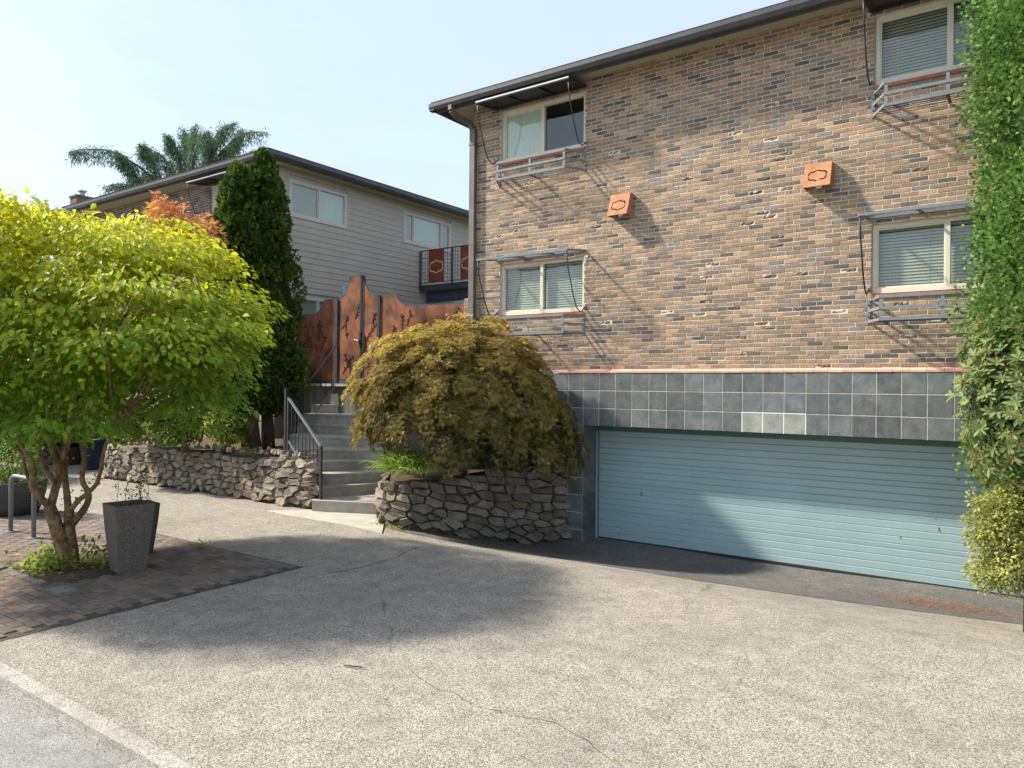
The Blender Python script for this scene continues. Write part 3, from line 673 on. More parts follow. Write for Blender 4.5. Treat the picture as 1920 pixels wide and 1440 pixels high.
# gate
def arc(p0, p1, bulge, n=9):     # concave quarter curve between p0 (low) and p1 (high): tangent horizontal at p0, vertical at p1
    out = []
    for i in range(n+1):
        t = i/n*math.pi/2; out.append((p0[0]+(p1[0]-p0[0])*math.sin(t), p0[1]+(p1[1]-p0[1])*(1-math.cos(t))))
    return out
def plate(name, outline_top, zb, label, cat, y0=YG-.012, y1=YG+.012, parent=None, deco=True):
    """outline_top runs left to right along the top edge"""
    x0, x1 = outline_top[0][0], outline_top[-1][0]
    t = parent or thing(name, label, cat, ((x0+x1)/2, YG, zb))
    poly = [(x0, zb)]+[(x1, zb)]+list(reversed(outline_top))
    m = MB(); n = len(outline_top); V = []; Fq = []
    for (x, z) in outline_top: V += [(x, y0, zb), (x, y0, z), (x, y1, zb), (x, y1, z)]
    for i in range(n-1):
        a, b = 4*i, 4*(i+1); Fq += [(a, b, b+1, a+1), (b+2, a+2, a+3, b+3), (a+1, b+1, b+3, a+3), (b, a, a+2, b+2)]
    Fq += [(0, 1, 3, 2), (4*n-4+2, 4*n-4+3, 4*n-4+1, 4*n-4)]
    m.add(V, Fq); m.build('rust_sheet' if parent is None else 'leaf', m_rust, t)
    e = MB()
    for a, b in zip(outline_top, outline_top[1:]): e.bar((a[0], YG, a[1]), (b[0], YG, b[1]), .062, .022, (0, 1, 0))
    e.build('top_frame', m_steel, t); return t
def sprig(par, x, z, ang, s, n=4, rg=random, mat=None):
    m = MB()
    # a curved stem with pairs of leaves, raised on the sheet
    pts = [(x, YG-.016, z)]; a = ang
    leaves = []
    for i in range(n):
        a += rg.uniform(-.35, .35); x += math.cos(a)*s; z += math.sin(a)*s; pts.append((x, YG-.018, z))
        for sg in (1, -1):
            if rg.random() < .8: leaves.append((x, z, a+sg*rg.uniform(.6, 1.2)))
    leaves.append((x, z, a))
    m.tube(pts, [.008]*len(pts), 4)
    for lx, lz, la in leaves:
        l = rg.uniform(.05, .085); w = l*.28; ca, sa = math.cos(la), math.sin(la)
        q = [(lx, lz), (lx+ca*l*.45-sa*w, lz+sa*l*.45+ca*w), (lx+ca*l, lz+sa*l), (lx+ca*l*.45+sa*w, lz+sa*l*.45-ca*w)]
        m.prism(q, YG-.028, YG-.014, 'y')
    m.build('vine_relief', mat or m_dkrust, par)
GT = thing('gate', 'rusty steel double gate with raised peak, vine relief and dark posts', 'gate', (-5.95, YG, 2.8))
tl = arc((-6.615, 4.68), (-6.24, 5.15), 0)+[(-5.875, 5.185)]
plate('leaf', tl, 2.83, '', '', parent=GT)
trt = list(reversed([(-5.33, 4.685)]+[(-5.33-(x+6.615)*( .45/.375), z) for x, z in arc((-6.615, 4.685), (-6.24, 5.19), 0)]))
plate('leaf', trt, 2.83, '', '', parent=GT)
random.seed(3)
sprig(GT, -6.45, 2.95, 1.2, .12, 4); sprig(GT, -6.30, 3.75, 1.6, .11, 4); sprig(GT, -6.5, 4.0, .5, .1, 3); sprig(GT, -6.25, 3.1, 1.9, .1, 3); sprig(GT, -6.05, 4.2, 1.2, .1, 3)
sprig(GT, -5.75, 3.6, 1.3, .14, 5); sprig(GT, -5.5, 3.3, 1.5, .1, 3); sprig(GT, -5.45, 4.0, 1.7, .09, 3)
for x, zt in ((-6.66, 4.70), (-5.275, 4.70)):
    m = MB(); m.box(x-.042, x-.006, YG-.045, YG+.03, 2.72, zt); m.box(x+.004, x+.040, YG-.046, YG+.03, 2.72, zt-.003); m.build('post', m_steel, GT)
    m = MB(); m.box(x-.006, x+.004, YG-.035, YG+.03, 2.72, zt-.006); m.build('post_gap', m_black, GT)
m = MB(); m.box(-5.868, -5.830, YG-.045, YG-.014, 2.8, 5.19); m.build('meeting_stile', m_steel, GT)
m = MB(); m.box(-5.829, -5.80, YG-.04, YG-.014, 2.8, 5.185); m.build('painted_stile_shadow', m_black, GT)  # black strip painted in as the shadow beside the stile
m = MB(); m.box(-5.86, -5.80, YG-.075, YG-.046, 3.55, 3.90); m.build('lock_case', m_black, GT)
m = MB(); m.tube([(-5.87, YG-.05, 3.72), (-5.87, YG-.11, 3.72), (-6.01, YG-.115, 3.705)], .013, 8); m.lathe([(.001,.0),(.035,.0),(.035,.012),(.001,.012)], (-5.87, YG-.09, 3.70), 12); m.build('handle', m_chrome, GT, smooth=True)
fl = plate('fence_panel', [(-8.16, 4.355), (-7.56, 4.355)]+arc((-7.56, 4.355), (-7.13, 4.67), 0)[1:]+[(-6.71, 4.685)], 2.80, 'rusty curved-top fence panel beside the conifers, left of the gate', 'fence panel')
for i in range(11): sprig(fl, random.uniform(-8.0, -6.85), random.uniform(2.95, 3.95), random.uniform(.9, 2.2), random.uniform(.07, .1), 4)
frp = plate('fence_panel', [(-5.235, 4.685), (-4.75, 4.69)]+list(reversed(arc((-4.28, 4.40), (-4.75, 4.69), 0)))[1:]+[(-2.84, 4.36)], 2.80, 'rusty curved-top fence panel between the gate and the brick building', 'fence panel')
for i in range(12): sprig(frp, random.uniform(-5.1, -3.2), random.uniform(3.3, 4.0), random.uniform(.9, 2.2), random.uniform(.06, .09), 4, mat=m_dkrust)
m = MB(); m.box(-2.84, -2.80, YG-.03, YG+.03, 2.8, 4.40); m.build('end_post', m_grey, frp)
pr_ = thing('brick_pier', 'tan brick pier between the rusty fence panel and the downspout', 'pier', (-2.55, YG, 2.7))
for k in range(27):
    m = MB(); m.cur = bcol(); zz = 2.74+k*.0635; w0 = -2.79
    m.box(w0+(.0 if k % 2 else .11), w0+.2+(.0 if k % 2 else .11), YG-.08, YG+.1, zz, zz+.0535); m.build('brick', m_brick2, pr_)
    if k % 2 == 0:
        m = MB(); m.cur = bcol(); m.box(w0, w0+.1, YG-.08, YG+.1, zz, zz+.0535); m.build('brick', m_brick2, pr_)
m = MB(); m.box(-2.785, -2.3, YG-.072, YG+.09, 2.72, 4.46); m.build('mortar_core', m_mortar, pr_)
tw = thing('towel', 'pale blue towel draped over the wall behind the gate peak', 'towel', (-6.7, 1.3, 4.6))
m = MB(); c0 = onY(652, 548, 1.35); V = []; nn = 6
for i in range(nn+1):
    for j in range(6):
        u = i/nn; v = j/5; V.append((c0[0]-.22+.30*u+.05*math.sin(v*5+u*3), 1.35+.05*math.sin(u*9)+.03*v, c0[2]+.27-.36*v-.12*(1-u)))
m.add(V, [(i*6+j, (i+1)*6+j, (i+1)*6+j+1, i*6+j+1) for i in range(nn) for j in range(5)]); o = m.build('cloth', m_towel, tw, smooth=True)
sm_ = o.modifiers.new('s', 'SOLIDIFY'); sm_.thickness = .01
bx = thing('wooden_box', 'small cream and wood box standing above the stairs by the conifers', 'box', onY(555, 716, .25))
c1 = onY(545, 682, .25); c2 = onY(555, 682, .25); c3 = onY(567, 712, .25)
m = MB(); m.box(c1[0], c2[0], .18, .40, c3[2]-.0, c1[2]); m.build('cream_side', m_boxc, bx)
m = MB(); m.box(c2[0]+.002, c3[0], .19, .40, c3[2]-.02, c1[2]-.01); m.build('wood_side', m_wood, bx)
m = MB(); m.box(c2[0]-.05, c3[0]+.0, .2, .38, c3[2]-.12, c3[2]-.05); m.build('base', m_boxc, bx)
m = MB(); m.box(c2[0]-.06, c2[0]+.0, .22, .3, 1.5, c3[2]-.002); m.build('support_post', m_black, bx)
# handrails
def railing(name, label, p0, p1, hgt0, n, lowoff, post0=True, post1=True, ext=None):
    """p0,p1 = top rail ends"""
    t = thing(name, label, 'handrail', (p0[0], p0[1], p0[2]-hgt0))
    p0 = np.array(p0); p1 = np.array(p1)
    m = MB(); m.bar(p0, p1, .04, .03); m.build('top_rail', m_grey, t)
    m = MB(); m.bar(p0-[0,0,lowoff], p1-[0,0,lowoff], .03, .03); m.build('bottom_rail', m_grey, t)
    for i in range(1, n):
        q = p0+(p1-p0)*i/n; m = MB(); m.tube([q-[0,0,.01], q-[0,0,lowoff]], .0085, 5); m.build('baluster', m_black, t)
    for f, q in ((post0, p0), (post1, p1)):
        if f: m = MB(); m.box(q[0]-.02, q[0]+.02, q[1]-.02, q[1]+.02, q[2]-hgt0, q[2]+.01); m.build('post', m_black, t)
    return t
ra = onY(541, 746, -2.16); rb = onY(602, 837, -2.30)
t = railing('handrail', 'dark metal handrail along the lower steps, ending behind the left stone wall', ra, rb, .98, 9, .80)
m = MB(); q = onY(537, 728, -2.16); m.box(q[0]-.022, q[0]+.022, -2.19, -2.13, q[2]-1.15, q[2]); m.build('newel_post', m_black, t)
ua = onY(560, 742, .05); ub = onY(632, 646, .48)
railing('handrail', 'dark metal handrail of the upper flight leading up to the rusty gate', ua, ub, .9, 7, .93, post1=False)
uc = onY(694, 661, .50); ud = onY(712, 641, .55)
t = thing('handrail', 'short pale rail end behind the bronze maple, right of the gate', 'handrail', ud)
m = MB(); m.tube([onY(685, 672, .2), uc, onY(704, 647, .53), ud], .02, 6); m.build('top_rail', m_galv, t); m = MB(); m.tube([ud, (ud[0], ud[1], 2.75)], .018, 6); m.build('post', m_grey, t)
t = thing('side_railing', 'black metal railing at the back of the lower stair landing', 'railing', onY(548, 745, -.9))
ta = onY(537, 727, -1.0); tb = onY(566, 727, -.2)
m = MB(); m.bar(ta, tb, .035, .03); m.build('top_rail', m_black, t)
for i in range(9):
    q = ta+(tb-ta)*i/8; m = MB(); m.tube([q, (q[0], q[1], q[2]-.85)], .012, 5); m.build('baluster', m_black, t)
m = MB(); m.box(tb[0]-.03, tb[0]+.03, tb[1]-.03, tb[1]+.03, 1.4, tb[2]+.35); m.build('post', m_black, t)

# ================================================================== SIDING HOUSE ON THE LEFT
XS = -8.17
Hs = thing('siding_house', 'two storey house with beige lap siding end and brick front', 'house', (-12, 3, 1))
m = MB(); m.box(-19, XS-.03, .03, 11, 2.72, 8.05); m.build('wall', m_siding, Hs)
m = MB(); m.box(-19, XS+.01, .0, 11, -.3, 2.72); m.build('foundation', m_cmu, Hs)
WS = [(.38, 2.22, 6.79, 7.70), (4.36, 6.46, 6.79, 7.70), (.38, 2.22, 3.95, 4.88)]
pb = .15; z = 2.72; k = 0
while z < 7.95:
    cuts = [w for w in WS if not (z+pb <= w[2] or z >= w[3])]
    segs = [(.02, 11.0)]
    zt_ = min(z+pb, 8.0)
    if z < 4.2: segs = [(.02, 4.2), ]
    for w in cuts:
        ns = []
        for a, b in segs:
            if b <= w[0] or a >= w[1]: ns.append((a, b)); continue
            if a < w[0]: ns.append((a, w[0]))
            if b > w[1]: ns.append((w[1], b))
        segs = ns
    for a, b in segs:
        m = MB()
        m.add([(XS-.03,a,z),(XS+.016,a,z),(XS+.003,a,zt_+.012),(XS-.03,a,zt_+.012),(XS-.03,b,z),(XS+.016,b,z),(XS+.003,b,zt_+.012),(XS-.03,b,zt_+.012)],
          [(0,1,2,3),(7,6,5,4),(1,5,6,2),(0,4,5,1),(2,6,7,3)])
        m.build('siding_board', m_siding, Hs)
    z += pb; k += 1
m = MB(); m.box(XS-.05, XS+.022, -.005, .07, 2.72, 8.0); m.build('corner_trim', m_brick2, Hs)
for (a, b, z0, z1), sp, bl, sa in zip(WS, ([.92], [.42, 1.64], [.92]), (('none','curtain_and_reflection'), ('none','curtain_and_reflection','none'), ('none','none')), ((0,), (0, 2), (0,))):  # pale sheets behind these panes stand in for reflected bright sky
    window(Hs, 'window', (XS+.025, a, z0), 'y', b-a, z1-z0, sp, m_trimw, bl, sash=sa, t=.075)
m = MB(); m.box(XS+.02, XS+.05, 6.95, 7.25, 7.0, 7.1); m.build('light_fitting', m_white, Hs)
# brick front of the siding house (faces the street)
m = MB(); WL = (-10.85, -9.04, 6.83, 7.76); 
for (a, b, c, d) in ((-19, WL[0], 2.5, 8.05), (WL[1], XS-.0, 2.5, 8.05), (WL[0], WL[1], 2.5, WL[2]), (WL[0], WL[1], WL[3], 8.05)): m.box(a, b, .002, .028, c, d)
m.build('mortar_face', m_mortar, Hs)
mr = MB()
for c in range(int((8.03-2.8)/CH)):
    x = -19-(c % 2)*PB/2; zz = 2.8+c*CH
    while x < XS-.05:
        a, b = x, min(x+BW, XS); x += PB
        if zz+BH > WL[2] and zz < WL[3]:
            if a < WL[0] < b: b = WL[0]
            elif a < WL[1] < b: a = WL[1]
            elif a >= WL[0] and b <= WL[1]: continue
        if b-a < .03: continue
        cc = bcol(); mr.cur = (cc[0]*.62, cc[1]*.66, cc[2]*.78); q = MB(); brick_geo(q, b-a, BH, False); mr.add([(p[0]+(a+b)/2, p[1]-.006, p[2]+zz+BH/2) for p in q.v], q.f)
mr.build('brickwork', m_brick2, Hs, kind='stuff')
window(Hs, 'window', (WL[0]+.003, .05, WL[2]+.003), 'x', WL[1]-WL[0]-.006, WL[3]-WL[2]-.006, [.9], m_trim, ('none', 'none'), sash=(0,))
canopy(-11.05, -8.9, 7.88, 7.81, 'dark canopy on the far brick house behind the conifers', True, yw=0, yf=-.55)
GX = XS+.42
m = MB(); m.box(-19, GX, -.45, .02, 7.93, 7.95); m.box(XS+.001, GX, .02, 11.5, 7.93, 7.95); m.build('soffit', m_soffit, Hs)
gm = MB(); gut(gm, -.48, -19.2, GX+.11, 7.93); gm.prism([(GX-.02+p[0], 7.93+p[1]+.001) for p in gp], -.59, 11.5, 'y'); gm.build('gutter', m_gutter, Hs)
m = MB(); m.box(-19.2, GX-.021, -.479, -.45, 7.91, 8.09); m.box(GX-.05, GX-.021, -.45, 11.5, 7.91, 8.09); m.build('fascia', m_gutter, Hs)
m = MB(); m.hexa([(-19.3,-.56,8.075),(GX+.07,-.56,8.075),(GX+.07,11.6,8.075),(-19.3,11.6,8.075)], [(-19.3,-.60,8.105),(GX+.10,-.60,8.105),(GX+.10,11.6,8.105),(-19.3,11.6,8.105)]); rf = m.build('roof', m_roof, Hs)
m = MB(); m.hexa([(-19.0,-.4,8.106),(GX-.1,-.4,8.106),(GX-.1,11.4,8.106),(-19.0,11.4,8.106)], [(-18,4.5,8.55),(GX-1.5,4.5,8.55),(GX-1.5,6.5,8.55),(-18,6.5,8.55)]); m.build('roof_slope', m_roof, rf)
for (px, py, d) in ((624, 322, 19.5), (642, 326, 20)):
    p = at(px, py, d); m = MB(); m.tube([(p[0], p[1], 8.2), (p[0], p[1], p[2]-.02)], .03, 8); m.lathe([(.001,0),(.11,0),(.11,.10),(.001,.13)], (p[0], p[1], p[2]-.06), 12); m.build('roof_vent', m_galv, rf)
ch = thing('chimney', 'brick chimney with a metal cap behind the far roof end', 'chimney', at(152, 400, 30))
p = at(153, 372, 30); m = MB(); m.box(p[0]-.32, p[0]+.25, p[1]-.3, p[1]+.3, 7, p[2]); m.build('stack', MAT('chimney_brick', (.13, .07, .05), (.18, .10, .07), sc=8, rough=.9), ch)
m = MB(); m.box(p[0]-.36, p[0]+.29, p[1]-.34, p[1]+.34, p[2], p[2]+.07); m.build('crown', m_gutter, ch)
m = MB(); m.tube([(p[0]+.05, p[1], p[2]+.07), (p[0]+.05, p[1], p[2]+.22)], .10, 10); m.box(p[0]-.09, p[0]+.19, p[1]-.14, p[1]+.14, p[2]+.25, p[2]+.31); m.build('flue_cap', m_galv, ch)

# ================================================================== BRIDGE BETWEEN THE HOUSES
YB = 5.1; BR = thing('walkway_bridge', 'dark steel walkway with rusty cut-out panels linking the two houses', 'walkway', (-5.2, YB, 5.15))
m = MB(); m.box(XS+.02, X0, YB, YB+1.3, 5.56, 5.62); m.build('deck', m_concrete, BR)
m = MB(); m.box(XS+.02, X0, YB-.06, YB-.001, 5.45, 5.625); m.build('edge_channel', m_steel, BR)
m = MB(); m.box(XS+.18, X0, YB+.06, YB+.12, 5.15, 5.449); m.box(XS+.17, X0, YB+.01, YB+.17, 5.13, 5.15); m.build('beam', m_steel, BR)
m = MB(); m.bar((XS+.03, YB-.03, 6.64), (X0, YB-.03, 6.64), .04, .025); m.build('top_rail', m_steel, BR)
m = MB(); m.bar((XS+.03, YB-.03, 5.69), (X0, YB-.03, 5.69), .03, .02); m.build('bottom_rail', m_steel, BR)
px_ = [XS+.05, -6.91, -5.65, -4.4, -3.1]
for x in px_: m = MB(); m.box(x-.025, x+.025, YB-.07, YB-.061, 5.5, 6.63); m.box(x-.024, x+.024, YB-.0605, YB-.02, 5.626, 6.63); m.build('post', m_steel, BR)
pans = [(-7.82, -7.23), (-6.62, -6.03), (-5.36, -4.77), (-4.1, -3.5)]
for a, b in pans:
    pm_ = MB(); pm_.box(a, b, YB-.034, YB-.030, 5.70, 6.625); w = b-a
    cut('rust_panel', pm_, cutter(orn(w*.82, .36), .035, lambda x, z, n, a=a, b=b: ((a+b)/2+x, YB-.032+n, 6.14+z)), m_rust3, BR)
x = XS+.12
while x < X0:
    if not any(a-.02 < x < b+.02 for a, b in pans) and not any(abs(x-q) < .04 for q in px_): m = MB(); m.tube([(x, YB-.03, 5.69), (x, YB-.03, 6.63)], .008, 5); m.build('baluster', m_steel, BR)
    x += .095
for zz in np.linspace(5.80, 6.52, 8):
    xs_ = [XS+.03]+[v for p in pans for v in p]+[X0]
    for a, b in zip(xs_[::2], xs_[1::2]): m = MB(); m.tube([(a, YB-.028, zz), (b, YB-.028, zz)], .005, 4); m.build('mesh_wire', m_steel, BR)

# ================================================================== STONE WALLS
def clip(poly, p, q):
    # keep the part of poly nearer to p than q
    mx, my = (p[0]+q[0])/2, (p[1]+q[1])/2; nx_, ny_ = q[0]-p[0], q[1]-p[1]; out = []
    for i in range(len(poly)):
        a, b = poly[i], poly[(i+1) % len(poly)]; da = (a[0]-mx)*nx_+(a[1]-my)*ny_; db_ = (b[0]-mx)*nx_+(b[1]-my)*ny_
        if da <= 0: out.append(a)
        if (da < 0 < db_) or (db_ < 0 < da): t = da/(da-db_); out.append((a[0]+(b[0]-a[0])*t, a[1]+(b[1]-a[1])*t))
    return out
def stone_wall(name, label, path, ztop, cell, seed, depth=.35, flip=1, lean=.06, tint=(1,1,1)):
    rg = random.Random(seed); P = [np.array(p, float) for p in path]; segl = [np.linalg.norm(b-a) for a, b in zip(P, P[1:])]; cum = np.concatenate([[0], np.cumsum(segl)]); Lt = cum[-1]
    px_ = np.array([p[0] for p in P]); py_ = np.array([p[1] for p in P])
    def pos(u): return np.array([np.interp(u, cum, px_), np.interp(u, cum, py_)])
    def nor(u):
        a, b = pos(max(0, u-.15)), pos(min(Lt, u+.15)); t = (b-a)/np.linalg.norm(b-a); return np.array([t[1], -t[0]])*flip
    hgt = lambda u: float(np.interp(u/Lt, np.linspace(0, 1, len(ztop)), ztop))
    mid = pos(Lt/2); T = thing(name, label, 'stone wall', (mid[0], mid[1], gz(*mid)))
    def world(u, v, d):
        b = pos(min(max(u, 0), Lt)); n = nor(min(max(u, 0), Lt)); z0 = gz(b[0], b[1])-.05; h = hgt(u)-z0; dd = d-lean*v
        return (b[0]+n[0]*dd, b[1]+n[1]*dd, z0+v)
    # backing
    m = MB(); nu = int(Lt/.15); V = []
    for i in range(nu+1):
        u = Lt*i/nu; b = pos(u); z0 = gz(b[0], b[1])-.05; h = hgt(u)-z0-.05
        V += [world(u, 0, -.03), world(u, h, -.03), world(u, h, -depth), world(u, 0, -depth)]
    Fq = []
    for i in range(nu):
        for k in range(4): Fq.append((4*i+k, 4*(i+1)+k, 4*(i+1)+(k+1) % 4, 4*i+(k+1) % 4))
    Fq += [(0, 1, 2, 3), tuple(4*nu+k for k in (3, 2, 1, 0))]
    m.add(V, Fq); m.build('dirt_core', m_soil, T)
    hm = max(ztop)+.1; sites = []; cu_, cv = cell
    v = cv*.45; row = 0
    while v < hm+cv:
        u = rg.uniform(0, cu_)
        while u < Lt:
            sites.append((u, (v+rg.uniform(-.35, .35)*cv)*2.1)); u += cu_*rg.uniform(.55, 1.5)
        v += cv*rg.uniform(.8, 1.15)
    cells = []
    for i, p in enumerate(sites):
        poly = [(p[0]-.5, p[1]-.6), (p[0]+.5, p[1]-.6), (p[0]+.5, p[1]+.6), (p[0]-.5, p[1]+.6)]
        for j, q in enumerate(sites):
            if i != j and abs(p[0]-q[0]) < 1 and abs(p[1]-q[1]) < 1.2: poly = clip(poly, p, q)
            if len(poly) < 3: break
        if len(poly) < 3: continue
        cells.append([(x, y/2.1) for x, y in poly])
    for poly in cells:
        cx = sum(p[0] for p in poly)/len(poly); cy = sum(p[1] for p in poly)/len(poly)
        if not (0 <= cx <= Lt): continue
        b = pos(cx); z0 = gz(b[0], b[1])-.05; h = hgt(cx)-z0
        if cy > h-.03 or cy < .0: continue
        n = len(poly); poly = [(min(max(x, -.05), Lt+.05), min(max(y, 0), h+.02)) for x, y in poly]
        g = rg.uniform(.90, .97); k = rg.uniform(.80, .93); d = rg.uniform(.015, .075); tu, tv = rg.uniform(-.3, .3), rg.uniform(-.45, .2)
        # ring refinement so edges are ragged
        ring = []
        for i in range(n):
            a, c = poly[i], poly[(i+1) % n]; ring.append(a)
            if math.hypot(a[0]-c[0], a[1]-c[1]) > .07: ring.append(((a[0]+c[0])/2+rg.uniform(-.012,.012), (a[1]+c[1])/2+rg.uniform(-.012,.012)))
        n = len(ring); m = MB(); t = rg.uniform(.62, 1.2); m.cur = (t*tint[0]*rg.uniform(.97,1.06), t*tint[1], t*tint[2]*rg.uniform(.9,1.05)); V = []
        for s_, dd, jit in ((g, -.05, 0), (g*.99, .0, .006), (g*k, d, .012)):
            for (x, y) in ring:
                X_, Y_ = cx+(x-cx)*s_+rg.uniform(-jit, jit), cy+(y-cy)*s_+rg.uniform(-jit, jit)
                V.append(world(X_, Y_, dd+((X_-cx)*tu+(Y_-cy)*tv if dd > .01 else 0)+rg.uniform(-jit, jit)*.6))
        V.append(world(cx+rg.uniform(-.02,.02), cy+rg.uniform(-.02,.02), d+rg.uniform(-.008, .010)))
        Fq = []
        for r in range(2):
            for i in range(n): Fq.append((r*n+i, r*n+(i+1) % n, (r+1)*n+(i+1) % n, (r+1)*n+i))
        for i in range(n): Fq.append((2*n+i, 2*n+(i+1) % n, 3*n))
        m.add(V, Fq); m.build('stone', m_stone, T)
    return T, pos, Lt
LWP = [(-12.1,-1.6),(-11.6,-2.25),(-10.9,-2.5),(-9.5,-2.42),(-8,-2.33),(-6.5,-2.32),(-5,-2.36),(-3.95,-2.36),(-3.83,-2.24)]
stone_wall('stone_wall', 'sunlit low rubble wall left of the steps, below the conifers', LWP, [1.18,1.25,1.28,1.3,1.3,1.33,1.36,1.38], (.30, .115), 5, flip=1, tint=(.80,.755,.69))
RWP = [(-3.75,-.62),(-3.2,-1.2),(-2.66,-1.80),(-2.30,-2.28),(-1.98,-2.48),(-1.60,-2.42),(-1.24,-2.05),(-.87,-1.48),(-.35,-.62),(-.02,-.10),(.16,.18)]
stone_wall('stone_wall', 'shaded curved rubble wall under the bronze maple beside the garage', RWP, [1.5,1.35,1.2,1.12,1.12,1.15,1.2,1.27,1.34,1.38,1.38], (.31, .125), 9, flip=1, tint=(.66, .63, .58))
# loose stones on the left wall top
T = bpy.data.objects['stone_wall']; rg = random.Random(4)
for i in range(110):
    x = rg.uniform(-11, -4.2); y = -2.28+rg.uniform(.0, .38); z = 1.30+(x+11)*.012+rg.uniform(-.01, .06); s = rg.uniform(.04, .10)
    m = MB(); t = rg.uniform(.7, 1.15); m.cur = (t*1.04, t, t*.93); a = rg.uniform(0, 6); V = []
    for k in range(6): V.append((x+s*math.cos(a+k)*rg.uniform(.7,1.2), y+s*.7*math.sin(a+k)*rg.uniform(.7,1.2), z-.02+rg.uniform(-.01,.01)))
    for k in range(6): V.append((x+s*.6*math.cos(a+k)*rg.uniform(.7,1.2), y+s*.4*math.sin(a+k)*rg.uniform(.7,1.2), z+s*.5+rg.uniform(-.01,.015)))
    m.add(V, [(k, (k+1) % 6, 6+(k+1) % 6, 6+k) for k in range(6)]+[tuple(range(6, 12))]); m.build('stone', m_stone, T)
# planted beds
sheet(list(np.linspace(-30, -4.3, 30)), lambda x: (-2.28 if x > -11 else -1.6, float(np.interp(x, [-6.3, -5.5, -4.3], [0, -1.75, -2.12]))), 8, lambda x, y: 1.26+.12*(y+2.2)/2.2+.03*math.sin(x*3+y*5), m_soil, 'planting_bed', kind='structure')
m = MB(); m.prism([(-3.6,-.7),(-2.9,-1.4),(-2.2,-2.1),(-1.95,-2.25),(-1.6,-2.2),(-1.35,-1.85),(-1.05,-1.3),(-.55,-.45),(-.25,0),(-3.2,.1)], .2, 1.12); m.build('maple_bed', m_soil, kind='structure')
m = MB(); m.prism([(-8.1,-2.2),(-5.7,-2.2),(-6.1,-1.2),(-7.1,.4),(-8.1,.5)], .2, 1.28); m.build('stair_bank', m_soil, kind='structure')

# ================================================================== STREET TREE
def tube_tree(T, limbs, mat, n=8, name='limb'):
    for k, (pts, r0, r1) in enumerate(limbs):
        m = MB(); q = len(pts); m.tube(pts, [r0+(r1-r0)*i/(q-1) for i in range(q)], n); m.build(name if k else 'trunk', mat, T, smooth=True)
def smooth_pts(pts, k=4):
    pts = [np.array(p, float) for p in pts]; out = []
    for i in range(len(pts)-1):
        p0 = pts[max(i-1, 0)]; p1 = pts[i]; p2 = pts[i+1]; p3 = pts[min(i+2, len(pts)-1)]
        for j in range(k):
            t = j/k; out.append(.5*((2*p1)+(-p0+p2)*t+(2*p0-5*p1+4*p2-p3)*t*t+(-p0+3*p1-3*p2+p3)*t**3))
    out.append(pts[-1]); return out
DT = float((TREE-C)@cw)
def PX(l, d0, d1): return smooth_pts([at(x, y, DT+d0+(d1-d0)*i/(len(l)-1)) for i, (x, y) in enumerate(l)])
TT = thing('street_tree', 'spreading street tree with bright yellow-green leaves and several tan stems', 'tree', TREE)
limbs = [(PX([(130,1068),(122,1040),(112,1010),(104,984),(92,950)],0,0),.125,.085),
 (PX([(136,1066),(134,1035),(131,1005),(129,975),(130,950)],.05,.1),.11,.06),
 (PX([(96,955),(80,938),(61,912),(63,880),(50,852),(28,815),(5,785),(-20,740)],0,-.5),.055,.025),
 (PX([(94,952),(104,915),(111,888),(101,850),(86,810),(70,765),(60,700)],0,.3),.065,.028),
 (PX([(112,890),(104,850),(96,815),(84,760),(80,690)],.1,.5),.045,.022),
 (PX([(128,955),(125,925),(122,895),(121,846),(119,762),(125,690)],.1,.4),.055,.025),
 (PX([(131,958),(146,940),(164,925),(180,908),(188,885),(195,845),(215,790)],.05,-.4),.042,.02),
 (PX([(134,985),(152,962),(165,940),(165,922),(154,898),(159,846),(158,812),(175,740)],.1,.2),.055,.024),
 (PX([(114,870),(128,830),(137,800),(142,770),(160,690)],.15,-.3),.035,.018),
 (PX([(104,905),(88,880),(76,850),(70,800),(40,720)],.0,-.2),.035,.018),
 (PX([(62,915),(50,890),(40,850),(18,830),(0,810)],-.05,-.4),.025,.012)]
CC = at(150, 600, DT+.1); AX = (2.68, 2.3, 1.60); rgn = np.random.default_rng(21)
def inbasis(a, b, c): return rgt*a+fwd*b+up*c
sprays = []
while len(sprays) < 262:
    v = rgn.normal(size=3); v /= np.linalg.norm(v); rr = rgn.uniform(.25, 1)**.42*.93
    q = v*rr; 
    if q[2] < -.80: continue
    pj = CC+inbasis(q[0]*AX[0], q[1]*AX[1], q[2]*AX[2])-C; pz_ = pj@cw; pxx = 960+F*(pj@cr)/pz_; pyy = 720-F*(pj@cu)/pz_
    if pyy < np.interp(pxx, [-200, 120, 200, 300, 400, 470, 540], [375, 375, 392, 415, 480, 555, 630])+rgn.normal(0, 22) or pxx > np.interp(pyy, [430, 560, 610, 680, 740, 800, 850], [370, 440, 462, 405, 372, 345, 270])+rgn.normal(0, 16): continue
    sprays.append((CC+inbasis(q[0]*AX[0], q[1]*AX[1], q[2]*AX[2]), v, q))
tips = [np.array(l[0][-1]) for l in limbs[2:]]
for p, v, q in sprays[:70]:
    t0 = min(tips, key=lambda t: np.linalg.norm(t-p)); mid_ = (t0+p)/2+np.array([0, 0, -.1]); limbs.append((smooth_pts([t0, mid_, p], 3), .016, .005))
tube_tree(TT, [(p_, a*.80, b*.85) for p_, a, b in limbs[:11]], m_bark, 9)
m = MB()
for pts, a, b in limbs[11:]: m.tube(pts, [a+(b-a)*i/(len(pts)-1) for i in range(len(pts))], 4, caps=False)
m.build('branches', m_bark, TT, kind='stuff')
PP, DD, NN, CCs, SS = [], [], [], [], []
